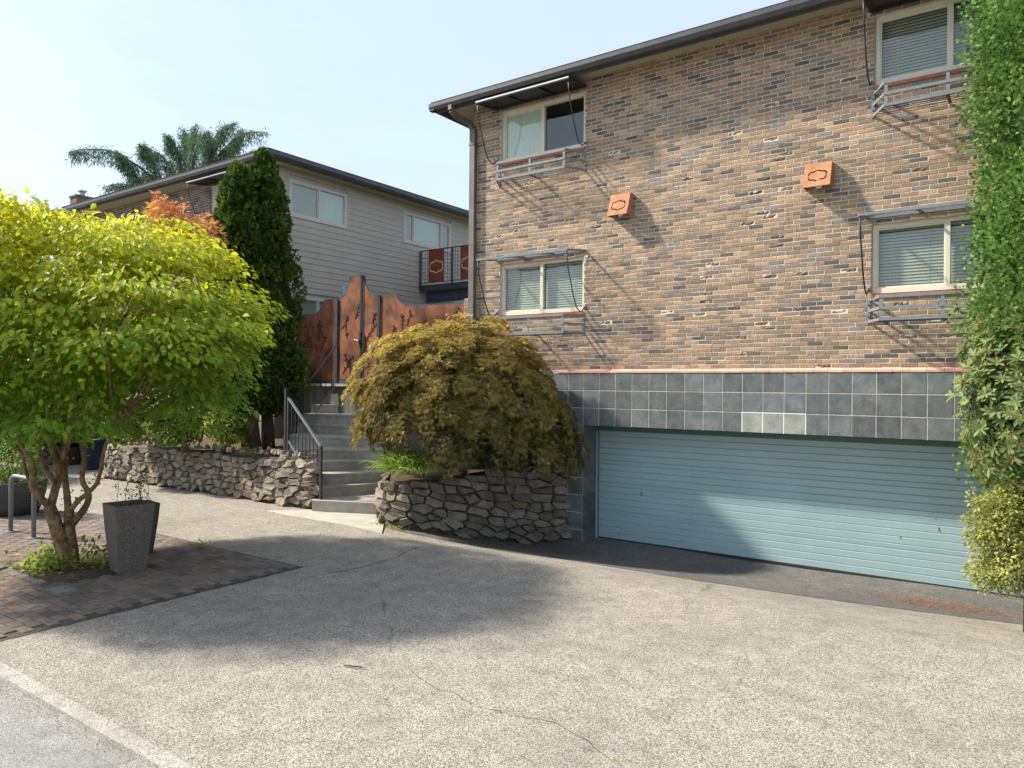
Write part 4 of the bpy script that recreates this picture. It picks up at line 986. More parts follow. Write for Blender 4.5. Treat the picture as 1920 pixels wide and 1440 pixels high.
for p, v, q in sprays:
    n = int(rgn.uniform(150, 260)); R0 = rgn.uniform(.38, .66)
    a = rgn.uniform(0, 2*math.pi, n); r = R0*np.sqrt(rgn.uniform(0, 1, n)); tilt = .25
    off = np.stack([r*np.cos(a), r*np.sin(a), rgn.normal(0, .06, n)-.22*r*r/R0], 1)
    out = np.array([v[0]*rgt[i]+v[1]*fwd[i] for i in range(3)]); 
    P = p+off; PP.append(P)
    d = off*np.array([1, 1, 0])+out*.25+rgn.normal(0, .2, (n, 3)); d = nrm(d); d[:, 2] -= rgn.uniform(.15, 1.0, n); DD.append(nrm(d))
    NN.append(nrm(np.array([0, 0, 1.])+out*.35+rgn.normal(0, .35, (n, 3))))
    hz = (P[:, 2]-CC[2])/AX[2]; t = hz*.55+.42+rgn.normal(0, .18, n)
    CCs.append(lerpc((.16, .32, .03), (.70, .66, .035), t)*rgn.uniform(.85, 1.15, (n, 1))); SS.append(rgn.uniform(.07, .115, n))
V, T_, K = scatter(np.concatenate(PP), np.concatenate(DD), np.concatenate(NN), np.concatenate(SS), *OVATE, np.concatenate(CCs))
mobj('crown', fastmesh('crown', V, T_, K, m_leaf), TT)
# shoots on the stems
st_p = np.concatenate([np.array(l[0]) for l in limbs[2:11]]); st_p = st_p[st_p[:, 2] < 2.3]; n = 380
P = st_p[rgn.integers(0, len(st_p), n)]+rgn.normal(0, .035, (n, 3)); 
V, T_, K = scatter(P, rdir(n)+[0,0,-.2], rdir(n)+[0,0,1], rgn.uniform(.03, .06, n), *OVATE, lerpc((.22,.26,.03), (.40,.38,.05), rgn.uniform(0,1,n)))
mobj('stem_shoots', fastmesh('stem_shoots', V, T_, K, m_leaf), TT, kind='stuff')

# ================================================================== CONIFERS
def conifer(name, label, base, h, rad, n, size, c1, c2, seed, taper=1.0, trunks=((0, 0),), tip=1.3, z0=.0, group=None, lumps=9, tmpl=FAN, clumps=420, crad=.16, face=False):
    rg = np.random.default_rng(seed); base = np.array(base, float); T = thing(name, label, 'conifer', base, group)
    for k, (dx, dy) in enumerate(trunks):
        m = MB(); m.tube([base+[dx*1.4, dy*1.4, -.15], base+[dx, dy, z0+.3], base+[dx*.5, dy*.5, h*.5], base+[0, 0, h*.9]], [.14, .10, .07, .02], 9); m.build('trunk', m_bark2, T, smooth=True)
    prof = lambda t: rad*np.clip(np.minimum((t+.02)/.14, 1), 0, 1)**.6*np.clip(1-t**tip, 0, 1)**(.62*taper)
    nc = clumps; tc = rg.uniform(0, 1, nc)**.9; ac = rg.uniform(0, 2*math.pi, nc)
    if face: ac = np.where(rg.random(nc) < .75, rg.uniform(math.radians(-215), math.radians(-20), nc), ac)
    rc = prof(tc)*rg.uniform(.70, 1.06, nc)*(1+(.10 if face else .04)*np.sin(tc*h*2.3+ac*2)+(.07 if face else .03)*np.sin(tc*h*5.1+ac*3+1)); cs = crad*rg.uniform(.6, 1.4, nc)*(1-.5*tc**3 if tip < 5 else 1)
    cc_ = base+np.stack([rc*np.cos(ac), rc*np.sin(ac), z0+tc*(h-z0)], 1); ci = rg.integers(0, nc, n)
    v = nrm(rg.normal(size=(n, 3))); rr = rg.uniform(.25, 1, n)**.5
    P = cc_[ci]+v*(rr*cs[ci])[:, None]*[1, 1, 1.5]
    rad_ = np.stack([np.cos(ac[ci]), np.sin(ac[ci]), 0*rr], 1)
    dot_ = (v*rad_).sum(1); kp = dot_ > -.55
    P = P[kp]; v = v[kp]; rad_ = rad_[kp]; ci = ci[kp]; n = len(P); rr = rr[kp]
    D = v*.8+rad_*.4+np.array([0, 0, .7])+rg.normal(0, .3, (n, 3)); N = np.cross(rad_, rg.normal(0, 1, (n, 3)))+rad_*.3
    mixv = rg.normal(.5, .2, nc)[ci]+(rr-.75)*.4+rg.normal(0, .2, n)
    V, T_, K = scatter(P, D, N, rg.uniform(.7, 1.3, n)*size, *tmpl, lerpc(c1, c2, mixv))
    mobj('crown', fastmesh('crown', V, T_, K, m_con), T)
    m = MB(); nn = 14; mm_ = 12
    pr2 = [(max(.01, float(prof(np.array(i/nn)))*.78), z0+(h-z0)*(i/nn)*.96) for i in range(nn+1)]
    m.lathe(pr2, base, mm_); m.build('shade_core', m_crown_shade, T, smooth=True)
    return T
cb1 = at(443, 832, 15.6); cb1[2] = 1.32; cb2 = at(490, 832, 16.0); cb2[2] = 1.34
conifer('columnar_conifer', 'left of the two dark columnar conifers in front of the siding house', cb1, 6.0, .95, 26000, .085, (.022,.058,.012), (.14,.23,.03), 31, trunks=((.30,0),(.42,.05)), z0=.75, group='columnar conifers by the steps', tip=1.45)
conifer('columnar_conifer', 'right of the two dark columnar conifers, nearest the handrail', cb2, 6.35, .98, 26000, .085, (.020,.055,.012), (.13,.22,.03), 32, trunks=((.2,0),(.05,.08)), z0=.7, group='columnar conifers by the steps', tip=1.4)
conifer('tall_conifer', 'tall bright green conifer at the right edge in front of the brick wall', (7.10, -.80, .03), 8.0, .93, 95000, .05, (.05,.13,.028), (.32,.50,.11), 33, z0=1.0, tip=30, clumps=560, crad=.24, face=True)

# ================================================================== LACELEAF MAPLE
mc = at(866, 830, 12.35); mc[2] = 1.62
MT = thing('laceleaf_maple', 'mounded bronze laceleaf maple cascading over the stone wall', 'shrub', (mc[0], mc[1], 1.12))
rg = np.random.default_rng(41)
MA = (1.95, 1.2, 2.33); PPm = []; DDm = []; NNm = []; Km = []; ntw = MB()
cnt = 0
while cnt < 640:
    v = nrm(rg.normal(size=3))
    if v[2] < .02 or v[1] > .6: continue
    cnt += 1; r = rg.uniform(.70, .97); q = v*r*np.array(MA)
    if q[0] < 0: q[0] *= 1.06-.36*(1-min(max(q[2]/1.25, 0), 1))
    else: q[0] *= .97-.12*min(max((q[2]-.4)/1.2, 0), 1)
    p0 = mc+rgt*q[0]+fwd*q[1]+up*q[2]; pj = p0-C; pz_ = pj@cw; pxx = 960+F*(pj@cr)/pz_; pyy = 720-F*(pj@cu)/pz_
    if pxx < 808 and pyy > 798: continue
    ow_ = nrm(rgt*v[0]/MA[0]+fwd*v[1]/MA[1]+1e-6); sl = 1-max(v[2], 0)**2
    ln_ = rg.uniform(.28, .55); side = np.cross(ow_, up); sway = rg.normal(0, .25); k = int(rg.uniform(90, 130)); f = rg.uniform(0, 1, k)**.8
    dirh = nrm(ow_+side*sway)
    path = p0+dirh*(ln_*(f*(1-.35*f*sl)))[:, None]+up*(.10*ln_*f*(1-sl)-ln_*(.25+.60*sl)*f**2)[:, None]
    wdt = .11*(1-.45*f); path = path+side*(rg.normal(0, 1, k)*wdt)[:, None]+up*(rg.normal(0, .025, k))[:, None]
    tg = dirh*(1-.6*f*sl)[:, None]-up*(.25+1.3*sl*f)[:, None]
    PPm.append(path); DDm.append(tg+rg.normal(0, .28, (k, 3))); NNm.append(ow_*.6+up*.9+rg.normal(0, .3, (k, 3)))
    t = np.clip(q[2]/MA[2], 0, 1)*.85-.08+f*.25+rg.normal(0, .13, k)+rg.normal(0, .1)  # bronze over green by height, with the sunlit top painted brighter
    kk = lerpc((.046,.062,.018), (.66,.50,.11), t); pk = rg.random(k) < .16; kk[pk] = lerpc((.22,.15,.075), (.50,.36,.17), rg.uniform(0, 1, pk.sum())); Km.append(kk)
    if cnt % 5 == 0:
        ff = np.linspace(0, 1, 5); pp = p0+dirh*(ln_*(ff*(1-.35*ff*sl)))[:, None]+up*(.10*ln_*ff*(1-sl)-ln_*(.30+.75*sl)*ff**2)[:, None]; ntw.tube(pp, .004, 4, caps=False)
P = np.concatenate(PPm); keep = P[:, 1] < -.03
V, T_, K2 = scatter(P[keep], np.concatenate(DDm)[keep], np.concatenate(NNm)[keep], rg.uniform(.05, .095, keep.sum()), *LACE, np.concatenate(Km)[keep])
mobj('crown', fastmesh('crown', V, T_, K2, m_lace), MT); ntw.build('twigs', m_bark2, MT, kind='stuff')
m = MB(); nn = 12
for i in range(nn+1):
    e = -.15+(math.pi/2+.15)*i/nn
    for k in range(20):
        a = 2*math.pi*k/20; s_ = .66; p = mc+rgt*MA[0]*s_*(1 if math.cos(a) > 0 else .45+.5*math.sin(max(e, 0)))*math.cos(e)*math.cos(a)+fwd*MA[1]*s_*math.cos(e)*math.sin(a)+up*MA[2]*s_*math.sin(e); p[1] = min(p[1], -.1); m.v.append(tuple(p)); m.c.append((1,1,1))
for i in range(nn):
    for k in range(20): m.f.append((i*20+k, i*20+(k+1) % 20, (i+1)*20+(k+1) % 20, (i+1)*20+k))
m.build('shade_core', m_crown_shade, MT, smooth=True)
b0 = np.array([mc[0], mc[1], 1.0]); lb = [([b0, b0+[.05,0,.5], b0+[.1,.1,1.2]], .09, .05)]
for k in range(9):
    a = k*.7; e0 = b0+[.08,.05,1.0]; dv = rgt*math.cos(a)*1.3+fwd*math.sin(a)*.7
    lb.append((smooth_pts([e0, e0+dv*.5+[0,0,.7], e0+dv+[0,0,.55]], 4), .035, .01))
tube_tree(MT, lb, m_bark2, 6)
# hakone grass tuft
def tuft(name, label, base, n, ln, spread, c1, c2, seed, cat='grass', droop=.5, lean=None):
    rg = np.random.default_rng(seed); a = rg.uniform(0, 6.28, n); P = np.array(base)+np.stack([spread[0]*rg.normal(0, .4, n), spread[1]*rg.normal(0, .4, n), np.zeros(n)], 1)
    D = np.stack([np.cos(a), np.sin(a), rg.uniform(-.1, 1.0, n)], 1)
    if lean is not None: D += np.array(lean)
    N = np.stack([0*a, 0*a, np.ones(n)], 1)+rg.normal(0, .2, (n, 3))
    V, T_, K = scatter(P, D, N, rg.uniform(.6, 1.1, n)*ln, *BLADE, lerpc(c1, c2, rg.uniform(0, 1, n)))
    o = mobj(name, fastmesh(name, V, T_, K, m_leaf)); return tag(o, label, cat)
gb = at(765, 868, 11.72); gb[2] = 1.34; bl = BLADE; BLADE = ([(a, b*.75, c) for a, b, c in bl[0]], bl[1])
tuft('grass_tuft', 'bright green arching grass tuft spilling over the wall below the maple', gb, 1500, .50, (.46, .26), (.20,.38,.04), (.55,.66,.16), 51, lean=(-.05,-.35,.05))
m = MB(); 

# orange maple behind the street tree
def leafy(name, label, cat, base, blobs, n, size, c1, c2, seed, tmpl=OVATE, mat=None, trunk=None, droop=.4, core=0, group=None, shell=.5):
    rg = np.random.default_rng(seed); T = thing(name, label, cat, base, group); out = []
    for (cx, cy, cz, rx, ry, rz) in blobs:
        k = int(n*rx*ry*rz/sum(b[3]*b[4]*b[5] for b in blobs)); v = nrm(rg.normal(size=(k, 3))); lump = sum(np.sin(v@rg.normal(0, 4, 3)+rg.uniform(0, 6)) for _ in range(7))/2.6
        r = (1-rg.uniform(0, 1, k)**2*shell)*(.88+.14*lump); P = np.array([cx, cy, cz])+v*r[:, None]*[rx, ry, rz]
        D = v+rg.normal(0, .6, (k, 3)); D[:, 2] -= droop; N = v*.6+[0, 0, .8]+rg.normal(0, .4, (k, 3))
        out.append(scatter(P, D, N, rg.uniform(.7, 1.3, k)*size, *tmpl, lerpc(c1, c2, .5+.3*lump+rg.normal(0, .25, k))))
    V, T_, K = merge(out); mobj('crown', fastmesh('crown', V, T_, K, mat or m_leaf), T)
    if trunk:
        for pts, a, b in trunk: m = MB(); m.tube(pts, [a+(b-a)*i/(len(pts)-1) for i in range(len(pts))], 7); m.build('trunk', m_bark2, T, smooth=True)
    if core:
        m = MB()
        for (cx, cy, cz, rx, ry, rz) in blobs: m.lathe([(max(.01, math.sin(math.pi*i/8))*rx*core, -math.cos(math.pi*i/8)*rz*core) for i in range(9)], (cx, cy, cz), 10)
        m.build('shade_core', m_crown_shade, T, smooth=True)
    return T
def W3(px, py, d): return at(px, py, d)
ob = at(345, 840, 14.8); ob[2] = 1.3
bl = [(*W3(318,420,14.4), .50,.45,.55), (*W3(298,392,14.4), .22,.22,.38), (*W3(375,440,14.6), .48,.45,.42), (*W3(345,470,14.6), .7,.5,.45), (*W3(395,470,14.4), .3,.3,.3)]
leafy('orange_maple', 'orange-leaved young maple rising behind the yellow-green tree', 'tree', ob, bl, 2600, .10, (.62,.20,.075), (.85,.46,.17), 61, tmpl=LACE, mat=m_lace,
      trunk=[(smooth_pts([ob, at(350,650,14.8), at(345,480,14.6), at(318,400,14.4)], 3), .06, .01), (smooth_pts([at(348,560,14.7), at(372,470,14.6), at(385,430,14.6)], 3), .03, .008)], shell=.9)
# far cedar
def cedar():
    rg = np.random.default_rng(71); D0 = 34; T = thing('cedar_tree', 'dark green cedar with drooping branches behind the far roof', 'tree', at(355, 700, D0))
    br = [[(330,420),(290,340),(240,300),(200,282),(150,281),(132,286)],[(320,420),(265,345),(240,305),(215,281)],[(345,420),(300,330),(270,280),(270,270)],[(350,400),(330,330),(300,290),(265,276)],[(352,400),(340,310),(322,268),(312,253)],[(358,420),(362,300),(362,260),(366,234)],[(365,400),(380,310),(400,262),(425,238),(447,231)],[(370,400),(400,310),(425,275),(460,250),(502,248)],[(360,380),(345,300),(350,262),(345,240)],[(372,380),(410,300),(440,268),(452,240)],[(350,380),(310,345),(285,330),(255,335)],[(380,380),(430,320),(470,290),(480,285)],[(320,400),(270,360),(230,345),(190,352)],[(375,360),(395,300),(385,260),(392,245)]]
    out = []; m = MB()
    for k, b in enumerate(br):
        dd = rg.uniform(-1.2, 1.2); pts = smooth_pts([at(x, y, D0+dd*i/(len(b)-1)*2) for i, (x, y) in enumerate(b)], 6); m.tube(pts, [.06*(1-i/len(pts))+.008 for i in range(len(pts))], 5)
        P = np.array(pts); n = 1700; i = rg.uniform(len(P)*.15, len(P)-1.01, n); i0 = i.astype(int); f = (i-i0)[:, None]; B0 = P[i0]*(1-f)+P[i0+1]*f; t = i/len(P)
        w = .75*(1-t*.55); sd_ = rg.integers(0, 26, n); s = (np.random.default_rng(k+500).normal(0, 1, (26, 3))[sd_]*.8+rg.normal(0, .35, (n, 3)))*w[:, None]*[.32, .32, .07]; i = (i*.35+.65*(sd_+.5)/26*len(P)*.99).clip(0, len(P)-1.01); i0 = i.astype(int); f = (i-i0)[:, None]; B0 = P[i0]*(1-f)+P[i0+1]*f; t = i/len(P); drop = rg.uniform(0, 1, n)**1.6*.85*(1-t*.4)-.06
        Q = B0+s-np.stack([0*t, 0*t, drop], 1)
        Dv = rg.normal(0, .5, (n, 3))+[0, 0, -.7]
        out.append(scatter(Q, Dv, rdir(n, rg), rg.uniform(.16, .32, n), *NEEDLE, lerpc((.07,.13,.08), (.17,.27,.15), rg.uniform(0, 1, n))))
    V, T_, K = merge(out); mobj('crown', fastmesh('crown', V, T_, K, m_con), T); m.build('limbs', m_bark2, T)
    m = MB(); m.tube([at(352,760,D0), at(355,500,D0), at(362,300,D0)], [.4,.28,.06], 8); m.build('trunk', m_bark2, T)
cedar()
# shrubs behind the left stone wall
def low_shrub(px, py, d, rx, rz, n, size, c1, c2, seed, label, **kw):
    p = at(px, py, d); leafy('shrub', label, 'shrub', (p[0], p[1], 1.28), [(p[0], p[1], p[2], rx, rx*.8, rz)], n, size, c1, c2, seed, core=.6, group='shrubs behind the left wall', **kw)
low_shrub(430, 800, 14.6, .55, .38, 2200, .07, (.10,.17,.02), (.34,.38,.05), 81, 'yellow-green shrub at the foot of the conifers behind the left wall')
low_shrub(330, 790, 15.3, .8, .5, 2500, .08, (.05,.11,.02), (.16,.24,.04), 82, 'green shrub behind the left wall, under the yellow-green tree')
low_shrub(240, 785, 16.0, .8, .5, 2200, .08, (.08,.15,.02), (.26,.32,.05), 83, 'light green shrub behind the far end of the left wall')
p = at(470, 838, 14.5); o = tuft('weed_plant', 'yellow-flowered weeds along the top of the left stone wall', (p[0], p[1], 1.30), 260, .26, (.5, .14), (.16,.22,.06), (.32,.38,.14), 84, cat='weeds')
rg = np.random.default_rng(5); n = 26; P = np.array([p[0], p[1], 1.47])+rg.normal(0, 1, (n, 3))*[.4,.12,.07]
V, T_, K = scatter(P, rdir(n, rg), rdir(n, rg), np.full(n, .035), *OVATE, np.tile([[.75, .55, .02]], (n, 1))); fo = mobj('flowers', fastmesh('flowers', V, T_, K, m_leaf), o, kind='stuff')

# ================================================================== RIGHT-HAND SHRUBS
rb_ = (6.75, -2.0, .06)
RH = thing('rhododendron', 'rhododendron with glossy leaf whorls and brown seed heads at the right edge', 'shrub', rb_)
rg = np.random.default_rng(91); wh = []
cen = at(1945, 745, 8.15); k = 0
while k < 620:
    v = nrm(rg.normal(size=3)); 
    if v@fwd > .35: continue
    p = cen+rgt*v.dot(rgt)*.84+fwd*v.dot(fwd)*.75+up*v[2]*1.14; p = cen+(p-cen)*rg.uniform(.72, 1.04); wh.append((p, v)); k += 1
leaves = []
for p, v in wh:
    ax = nrm(v+np.array([0, 0, .45])); s0 = np.cross(ax, [0, .3, 1]); s0 /= np.linalg.norm(s0); s1 = np.cross(ax, s0); nl = rg.integers(8, 12)
    for i in range(nl):
        a = 2*math.pi*i/nl+rg.uniform(-.2, .2); d = s0*math.cos(a)+s1*math.sin(a); dirv = nrm(d+ax*rg.uniform(-.1, .8)); leaves.append((p, dirv, nrm(ax-.3*d), rg.uniform(.085, .13)))
leaves.sort(key=lambda l: np.linalg.norm(l[0]+l[1]*.1-C))
lm = []
for i in range(6):
    c_ = lerpc((.12,.20,.06), (.33,.40,.15), np.array([i/5])); V, T_, K = scatter(np.zeros((1,3)), np.array([[1.,0,0]]), np.array([[0,0,1.]]), np.ones(1), *OBLONG, c_); lm.append(fastmesh('leaf', V, T_, K, m_leaf))
for p, d, n_, s_ in leaves[:300]:
    o = bpy.data.objects.new('leaf', random.choice(lm)); COL.objects.link(o)
    x = Vector(d); y = Vector(n_).cross(x).normalized(); zv = x.cross(y); M = Matrix((x, y, zv)).transposed().to_4x4(); M.translation = Vector(p); o.parent = RH; o.matrix_parent_inverse = Matrix.Translation(-Vector(rb_)); o.matrix_basis = M @ Matrix.Scale(s_, 4)
rest = leaves[300:]; n = len(rest)
V, T_, K = scatter(np.array([l[0] for l in rest]), np.array([l[1] for l in rest]), np.array([l[2] for l in rest]), np.array([l[3] for l in rest]), *OBLONG, lerpc((.11,.19,.055), (.32,.39,.14), rg.uniform(0, 1, n)))
mobj('foliage', fastmesh('foliage', V, T_, K, m_leaf), RH, kind='stuff')
sel = [w for w in wh if rg.random() < .42]; P = np.concatenate([np.repeat((w[0]+w[1]*.03)[None], 22, 0) for w in sel]); n = len(P)
V, T_, K = scatter(P+rg.normal(0, .022, (n, 3)), rdir(n, rg)+[0,0,.3], rdir(n, rg), rg.uniform(.035, .06, n), *NEEDLE, lerpc((.36,.13,.04), (.55,.28,.10), rg.uniform(0, 1, n)))
mobj('seed_heads', fastmesh('seed_heads', V, T_, K, m_lace), RH, kind='stuff')
lb = []
for w in wh[::14]: lb.append((smooth_pts([cen+fwd*.3-up*.95, (cen+fwd*.2-up*.5+w[0])/2, w[0]], 3), .016, .005))
m = MB()
for pts, a, b in lb: m.tube(pts, [a+(b-a)*i/(len(pts)-1) for i in range(len(pts))], 5, caps=False)
m.build('stems', m_bark2, RH, kind='stuff')
m = MB(); m.tube([rb_, cen+fwd*.3-up*.95, cen+fwd*.1], [.06, .045, .02], 7); m.build('trunk', m_bark2, RH)
m = MB(); m.lathe([(max(.01, math.sin(math.pi*i/8))*.55, -math.cos(math.pi*i/8)*.85) for i in range(9)], cen+fwd*.1, 10); m.build('shade_core', m_crown_shade, RH, smooth=True)
a1 = at(1925, 1035, 7.9)
AZb = [(*a1, .55,.5,.50), (*at(1862,985,7.9), .30,.3,.28), (*at(1850,1075,8.0), .26,.25,.2), (*at(1880,950,7.95), .25,.25,.2), (*at(1822,1012,7.9), .15,.12,.06), (*at(1835,940,7.9), .12,.12,.12)]
leafy('azalea', 'small-leaved yellow-green azalea low at the right edge by the garage door', 'shrub', (a1[0], a1[1], .1), AZb+[(*at(1930,950,7.95), .45,.4,.30)], 15000, .042, (.20,.25,.05), (.55,.54,.17), 92, trunk=[([ (a1[0],a1[1],.05), a1], .03, .02)], shell=.8, droop=0)

# ================================================================== STREET FURNITURE
def planter(px_corner, h, wt, wb, rot, label, mat, seed, tall):
    p = px_corner; T = thing('planter', label, 'planter', p, 'tapered square planters'); a, b = wb/2, wt/2; c, s = math.cos(rot), math.sin(rot)
    def q(x, y, z): return (p[0]+x*c-y*s, p[1]+x*s+y*c, p[2]+z)
    m = MB(); prof = [(a, 0), (a+(b-a)*.35, h*.3), (a+(b-a)*.75, h*.68), (b, h)]; V = []
    for r, z in prof: V += [q(-r,-r,z), q(r,-r,z), q(r,r,z), q(-r,r,z)]
    i_ = b-.03
    V += [q(-i_,-i_,h), q(i_,-i_,h), q(i_,i_,h), q(-i_,i_,h), q(-i_+.01,-i_+.01,h-.07), q(i_-.01,-i_+.01,h-.07), q(i_-.01,i_-.01,h-.07), q(-i_+.01,i_-.01,h-.07)]
    Fq = [(0,3,2,1)]
    for r in range(5):
        for k in range(4): Fq.append((4*r+k, 4*r+(k+1) % 4, 4*r+4+(k+1) % 4, 4*r+4+k))
    m.add(V, Fq); m.build('pot', mat, T)
    m = MB(); m.add(V[-4:], [(0,1,2,3)]); m.v = [(x, y, z+.002) for x, y, z in m.v]; m.build('soil', m_soil, T)
    rg = np.random.default_rng(seed); base = np.array(q(0, 0, h-.07)); mm_ = MB(); out = []
    for k in range(tall):
        b0 = base+np.append(rg.normal(0, .06, 2), 0); hh = rg.uniform(.2, .62); t1 = b0+[rg.normal(0,.05), rg.normal(0,.05), hh]; mm_.tube([b0, (b0+t1)/2+rg.normal(0,.012,3), t1], .003, 4)
        n = 34; f = rg.uniform(.1, 1, n)[:, None]; P = b0+(t1-b0)*f+rg.normal(0, .025, (n, 3)); out.append(scatter(P, rdir(n, rg), rdir(n, rg), rg.uniform(.02, .04, n), *OVATE, lerpc((.09,.10,.05), (.22,.20,.10), rg.uniform(0,1,n))))
    mm_.build('stems', m_bark2, T, kind='stuff'); V, T_, K = merge(out); mobj('leaves', fastmesh('leaves', V, T_, K, m_leaf), T, kind='stuff')
pc = gr(240, 1071); planter((pc[0], pc[1], ZL+.018), .80, .44, .30, R_(-8), 'larger speckled grey tapered planter in front, next to the street tree', m_speck, 101, 5)
pc2 = gr(256, 1040); planter((pc2[0]+.0, pc2[1]+.02, ZL+.018), .66, .40, .27, R_(-8), 'dark tapered planter half hidden behind the larger one', m_black_pl, 102, 2)
T = thing('round_planter', 'wide round dark concrete planter at the left edge behind the bike rack', 'planter', (-7.6, -5.75, ZL))
m = MB(); m.lathe([(.001,.0),(.36,0),(.42,.12),(.48,.35),(.50,.55),(.46,.56),(.44,.48),(.001,.48)], (-7.55,-5.72,ZL+.018), 32); m.build('bowl', m_black_pl, T, smooth=True)
m = MB(); m.lathe([(.001,.005),(.44,.0)], (-7.55,-5.72,ZL+.5), 24); m.build('soil', m_soil, T)
o = leafy('planter_shrub', 'green shrub growing in the round planter at the left edge', 'shrub', (-7.55,-5.72,ZL+.5), [(-7.6,-5.7,ZL+.95,.5,.45,.5),(-7.5,-5.6,ZL+.6,.42,.4,.16)], 1800, .06, (.06,.14,.02), (.24,.34,.05), 103)
T = thing('bike_rack', 'galvanized hoop bike rack between the round planter and the tree', 'bike rack', (-5.5, -6.38, ZL))
r1 = gr(20, 999); r2 = gr(63, 1011); top = .86; pts = []
for i in range(9):
    a = math.pi-math.pi*i/8*.5; 
pts = [tuple(r1), (r1[0], r1[1], ZL+top-.13)]
dv = nrm(r2-r1); ln = np.linalg.norm(r2-r1)
for i in range(1, 6): a = math.pi/2*i/5; pts.append(tuple(r1+dv*(.13-.13*math.cos(a))+np.array([0,0,top-.13+.13*math.sin(a)])))
for i in range(0, 6): a = math.pi/2*i/5; pts.append(tuple(r2-dv*(.13-.13*math.sin(a))+np.array([0,0,top-.13+.13*math.cos(a)])))
pts += [(r2[0], r2[1], ZL)]
m = MB(); m.tube(pts, .03, 10); m.build('hoop', m_grey, T, smooth=True)
for r in (r1, r2): m = MB(); m.box(r[0]-.09, r[0]+.09, r[1]-.09, r[1]+.09, ZL+.017, ZL+.028); m.build('base_plate', m_grey, T)
p = gr(176, 880); T = thing('waste_bin', 'dark blue wheeled bin standing past the end of the left stone wall', 'bin', (p[0], p[1], ZL))
m = MB(); m.hexa([(p[0]-.15,p[1]-.2,ZL),(p[0]+.15,p[1]-.2,ZL),(p[0]+.15,p[1]+.2,ZL),(p[0]-.15,p[1]+.2,ZL)], [(p[0]-.17,p[1]-.3,ZL+.72),(p[0]+.17,p[1]-.3,ZL+.72),(p[0]+.17,p[1]+.3,ZL+.72),(p[0]-.17,p[1]+.3,ZL+.72)]); m.build('body', m_bin, T)
m = MB(); m.hexa([(p[0]-.19,p[1]-.33,ZL+.722),(p[0]+.19,p[1]-.33,ZL+.722),(p[0]+.19,p[1]+.33,ZL+.722),(p[0]-.19,p[1]+.33,ZL+.722)], [(p[0]-.17,p[1]-.3,ZL+.76),(p[0]+.17,p[1]-.3,ZL+.76),(p[0]+.17,p[1]+.3,ZL+.79),(p[0]-.17,p[1]+.3,ZL+.79)]); m.build('lid', m_bin, T)
# further shrubs and low wall at the far left
for i, (px, py, d, rx, rz) in enumerate([(90,800,21,1.6,.9),(10,790,19,1.5,1.0),(-90,770,17,1.6,1.2),(160,815,23,1.4,.8),(60,740,27,2.6,1.6)]):
    p = at(px, py, d); leafy('hedge_shrub', ['light green shrub beyond the street tree stems, seen between them','green shrub at the far left behind the round planter','tall green shrub cut by the left edge of the photo','green shrub just past the waste bin','large green shrub farthest down the pavement'][i], 'shrub', (p[0], p[1], ZL), [(p[0], p[1], p[2], rx, rx*.8, rz)], 3000, .11, (.07,.15,.02), (.36,.42,.05), 110+i, core=.7, group='shrubs down the pavement')
p0 = gr(150, 866); p1 = gr(20, 866)
stone_wall('stone_wall', 'low dark stone edging far down the pavement behind the tree stems', [(-24,-2.6),(-20,-2.6),(-16.5,-2.5),(-14.6,-1.8)], [.95,.95,.98,.95], (.4, .2), 15, tint=(.5,.5,.5))

# ================================================================== GROUND DETAILS
rg = np.random.default_rng(121)
def litter(name, n, cx, cy, sx, sy, size, c1, c2, z=.02, label=None, cat=None, onz=None):
    P = np.stack([rg.normal(cx, sx, n), rg.normal(cy, sy, n), np.zeros(n)], 1); P[:, 2] = [gz(a, b)+z+abs(rg.normal(0, .006)) for a, b, _ in P]
    D = rdir(n, rg)*[1, 1, .25]; V, T_, K = scatter(P, D, np.array([0, 0, 1.])+rg.normal(0, .35, (n, 3)), rg.uniform(.6, 1.4, n)*size, *NEEDLE, lerpc(c1, c2, rg.uniform(0, 1, n)))
    return tag(mobj(name, fastmesh(name, V, T_, K, m_lace)), label, cat, kind='stuff')
litter('leaf_litter', 2600, TREE[0]-.1, TREE[1]-.35, .55, .35, .03, (.20,.10,.04), (.42,.25,.11), z=.022, label='brown fallen leaves scattered round the foot of the street tree', cat='leaf litter')
litter('leaf_litter', 900, 0, -8.73, 2.2, .035, .028, (.24,.14,.07), (.42,.27,.14), z=-.045, label='brown litter and dirt lying along the kerb', cat='leaf litter')
litter('fallen_needles', 1500, 5.75, -.42, .45, .14, .035, (.36,.13,.05), (.52,.25,.12), z=.016, label='orange fallen needles on the asphalt by the azalea', cat='leaf litter')
litter('fallen_needles', 260, 4.9, -.55, .6, .12, .03, (.36,.13,.05), (.52,.25,.12), z=.016, label='sparse orange needles along the asphalt before the garage door', cat='leaf litter')
P = np.stack([rg.uniform(-8, 6, 140), rg.uniform(-8.4, -2.6, 140), np.zeros(140)], 1); P[:, 2] = [gz(a, b)+.022 for a, b, _ in P]
V, T_, K = scatter(P, rdir(140, rg)*[1,1,.1], np.tile([[0,0,1.]], (140,1))+rg.normal(0,.2,(140,3)), rg.uniform(.012,.03,140), *OVATE, lerpc((.45,.40,.30),(.75,.70,.6), rg.uniform(0,1,140))); tag(mobj('petals', fastmesh('petals', V, T_, K, m_lace)), 'small pale petals and scraps strewn over the pavement', 'litter', kind='stuff')
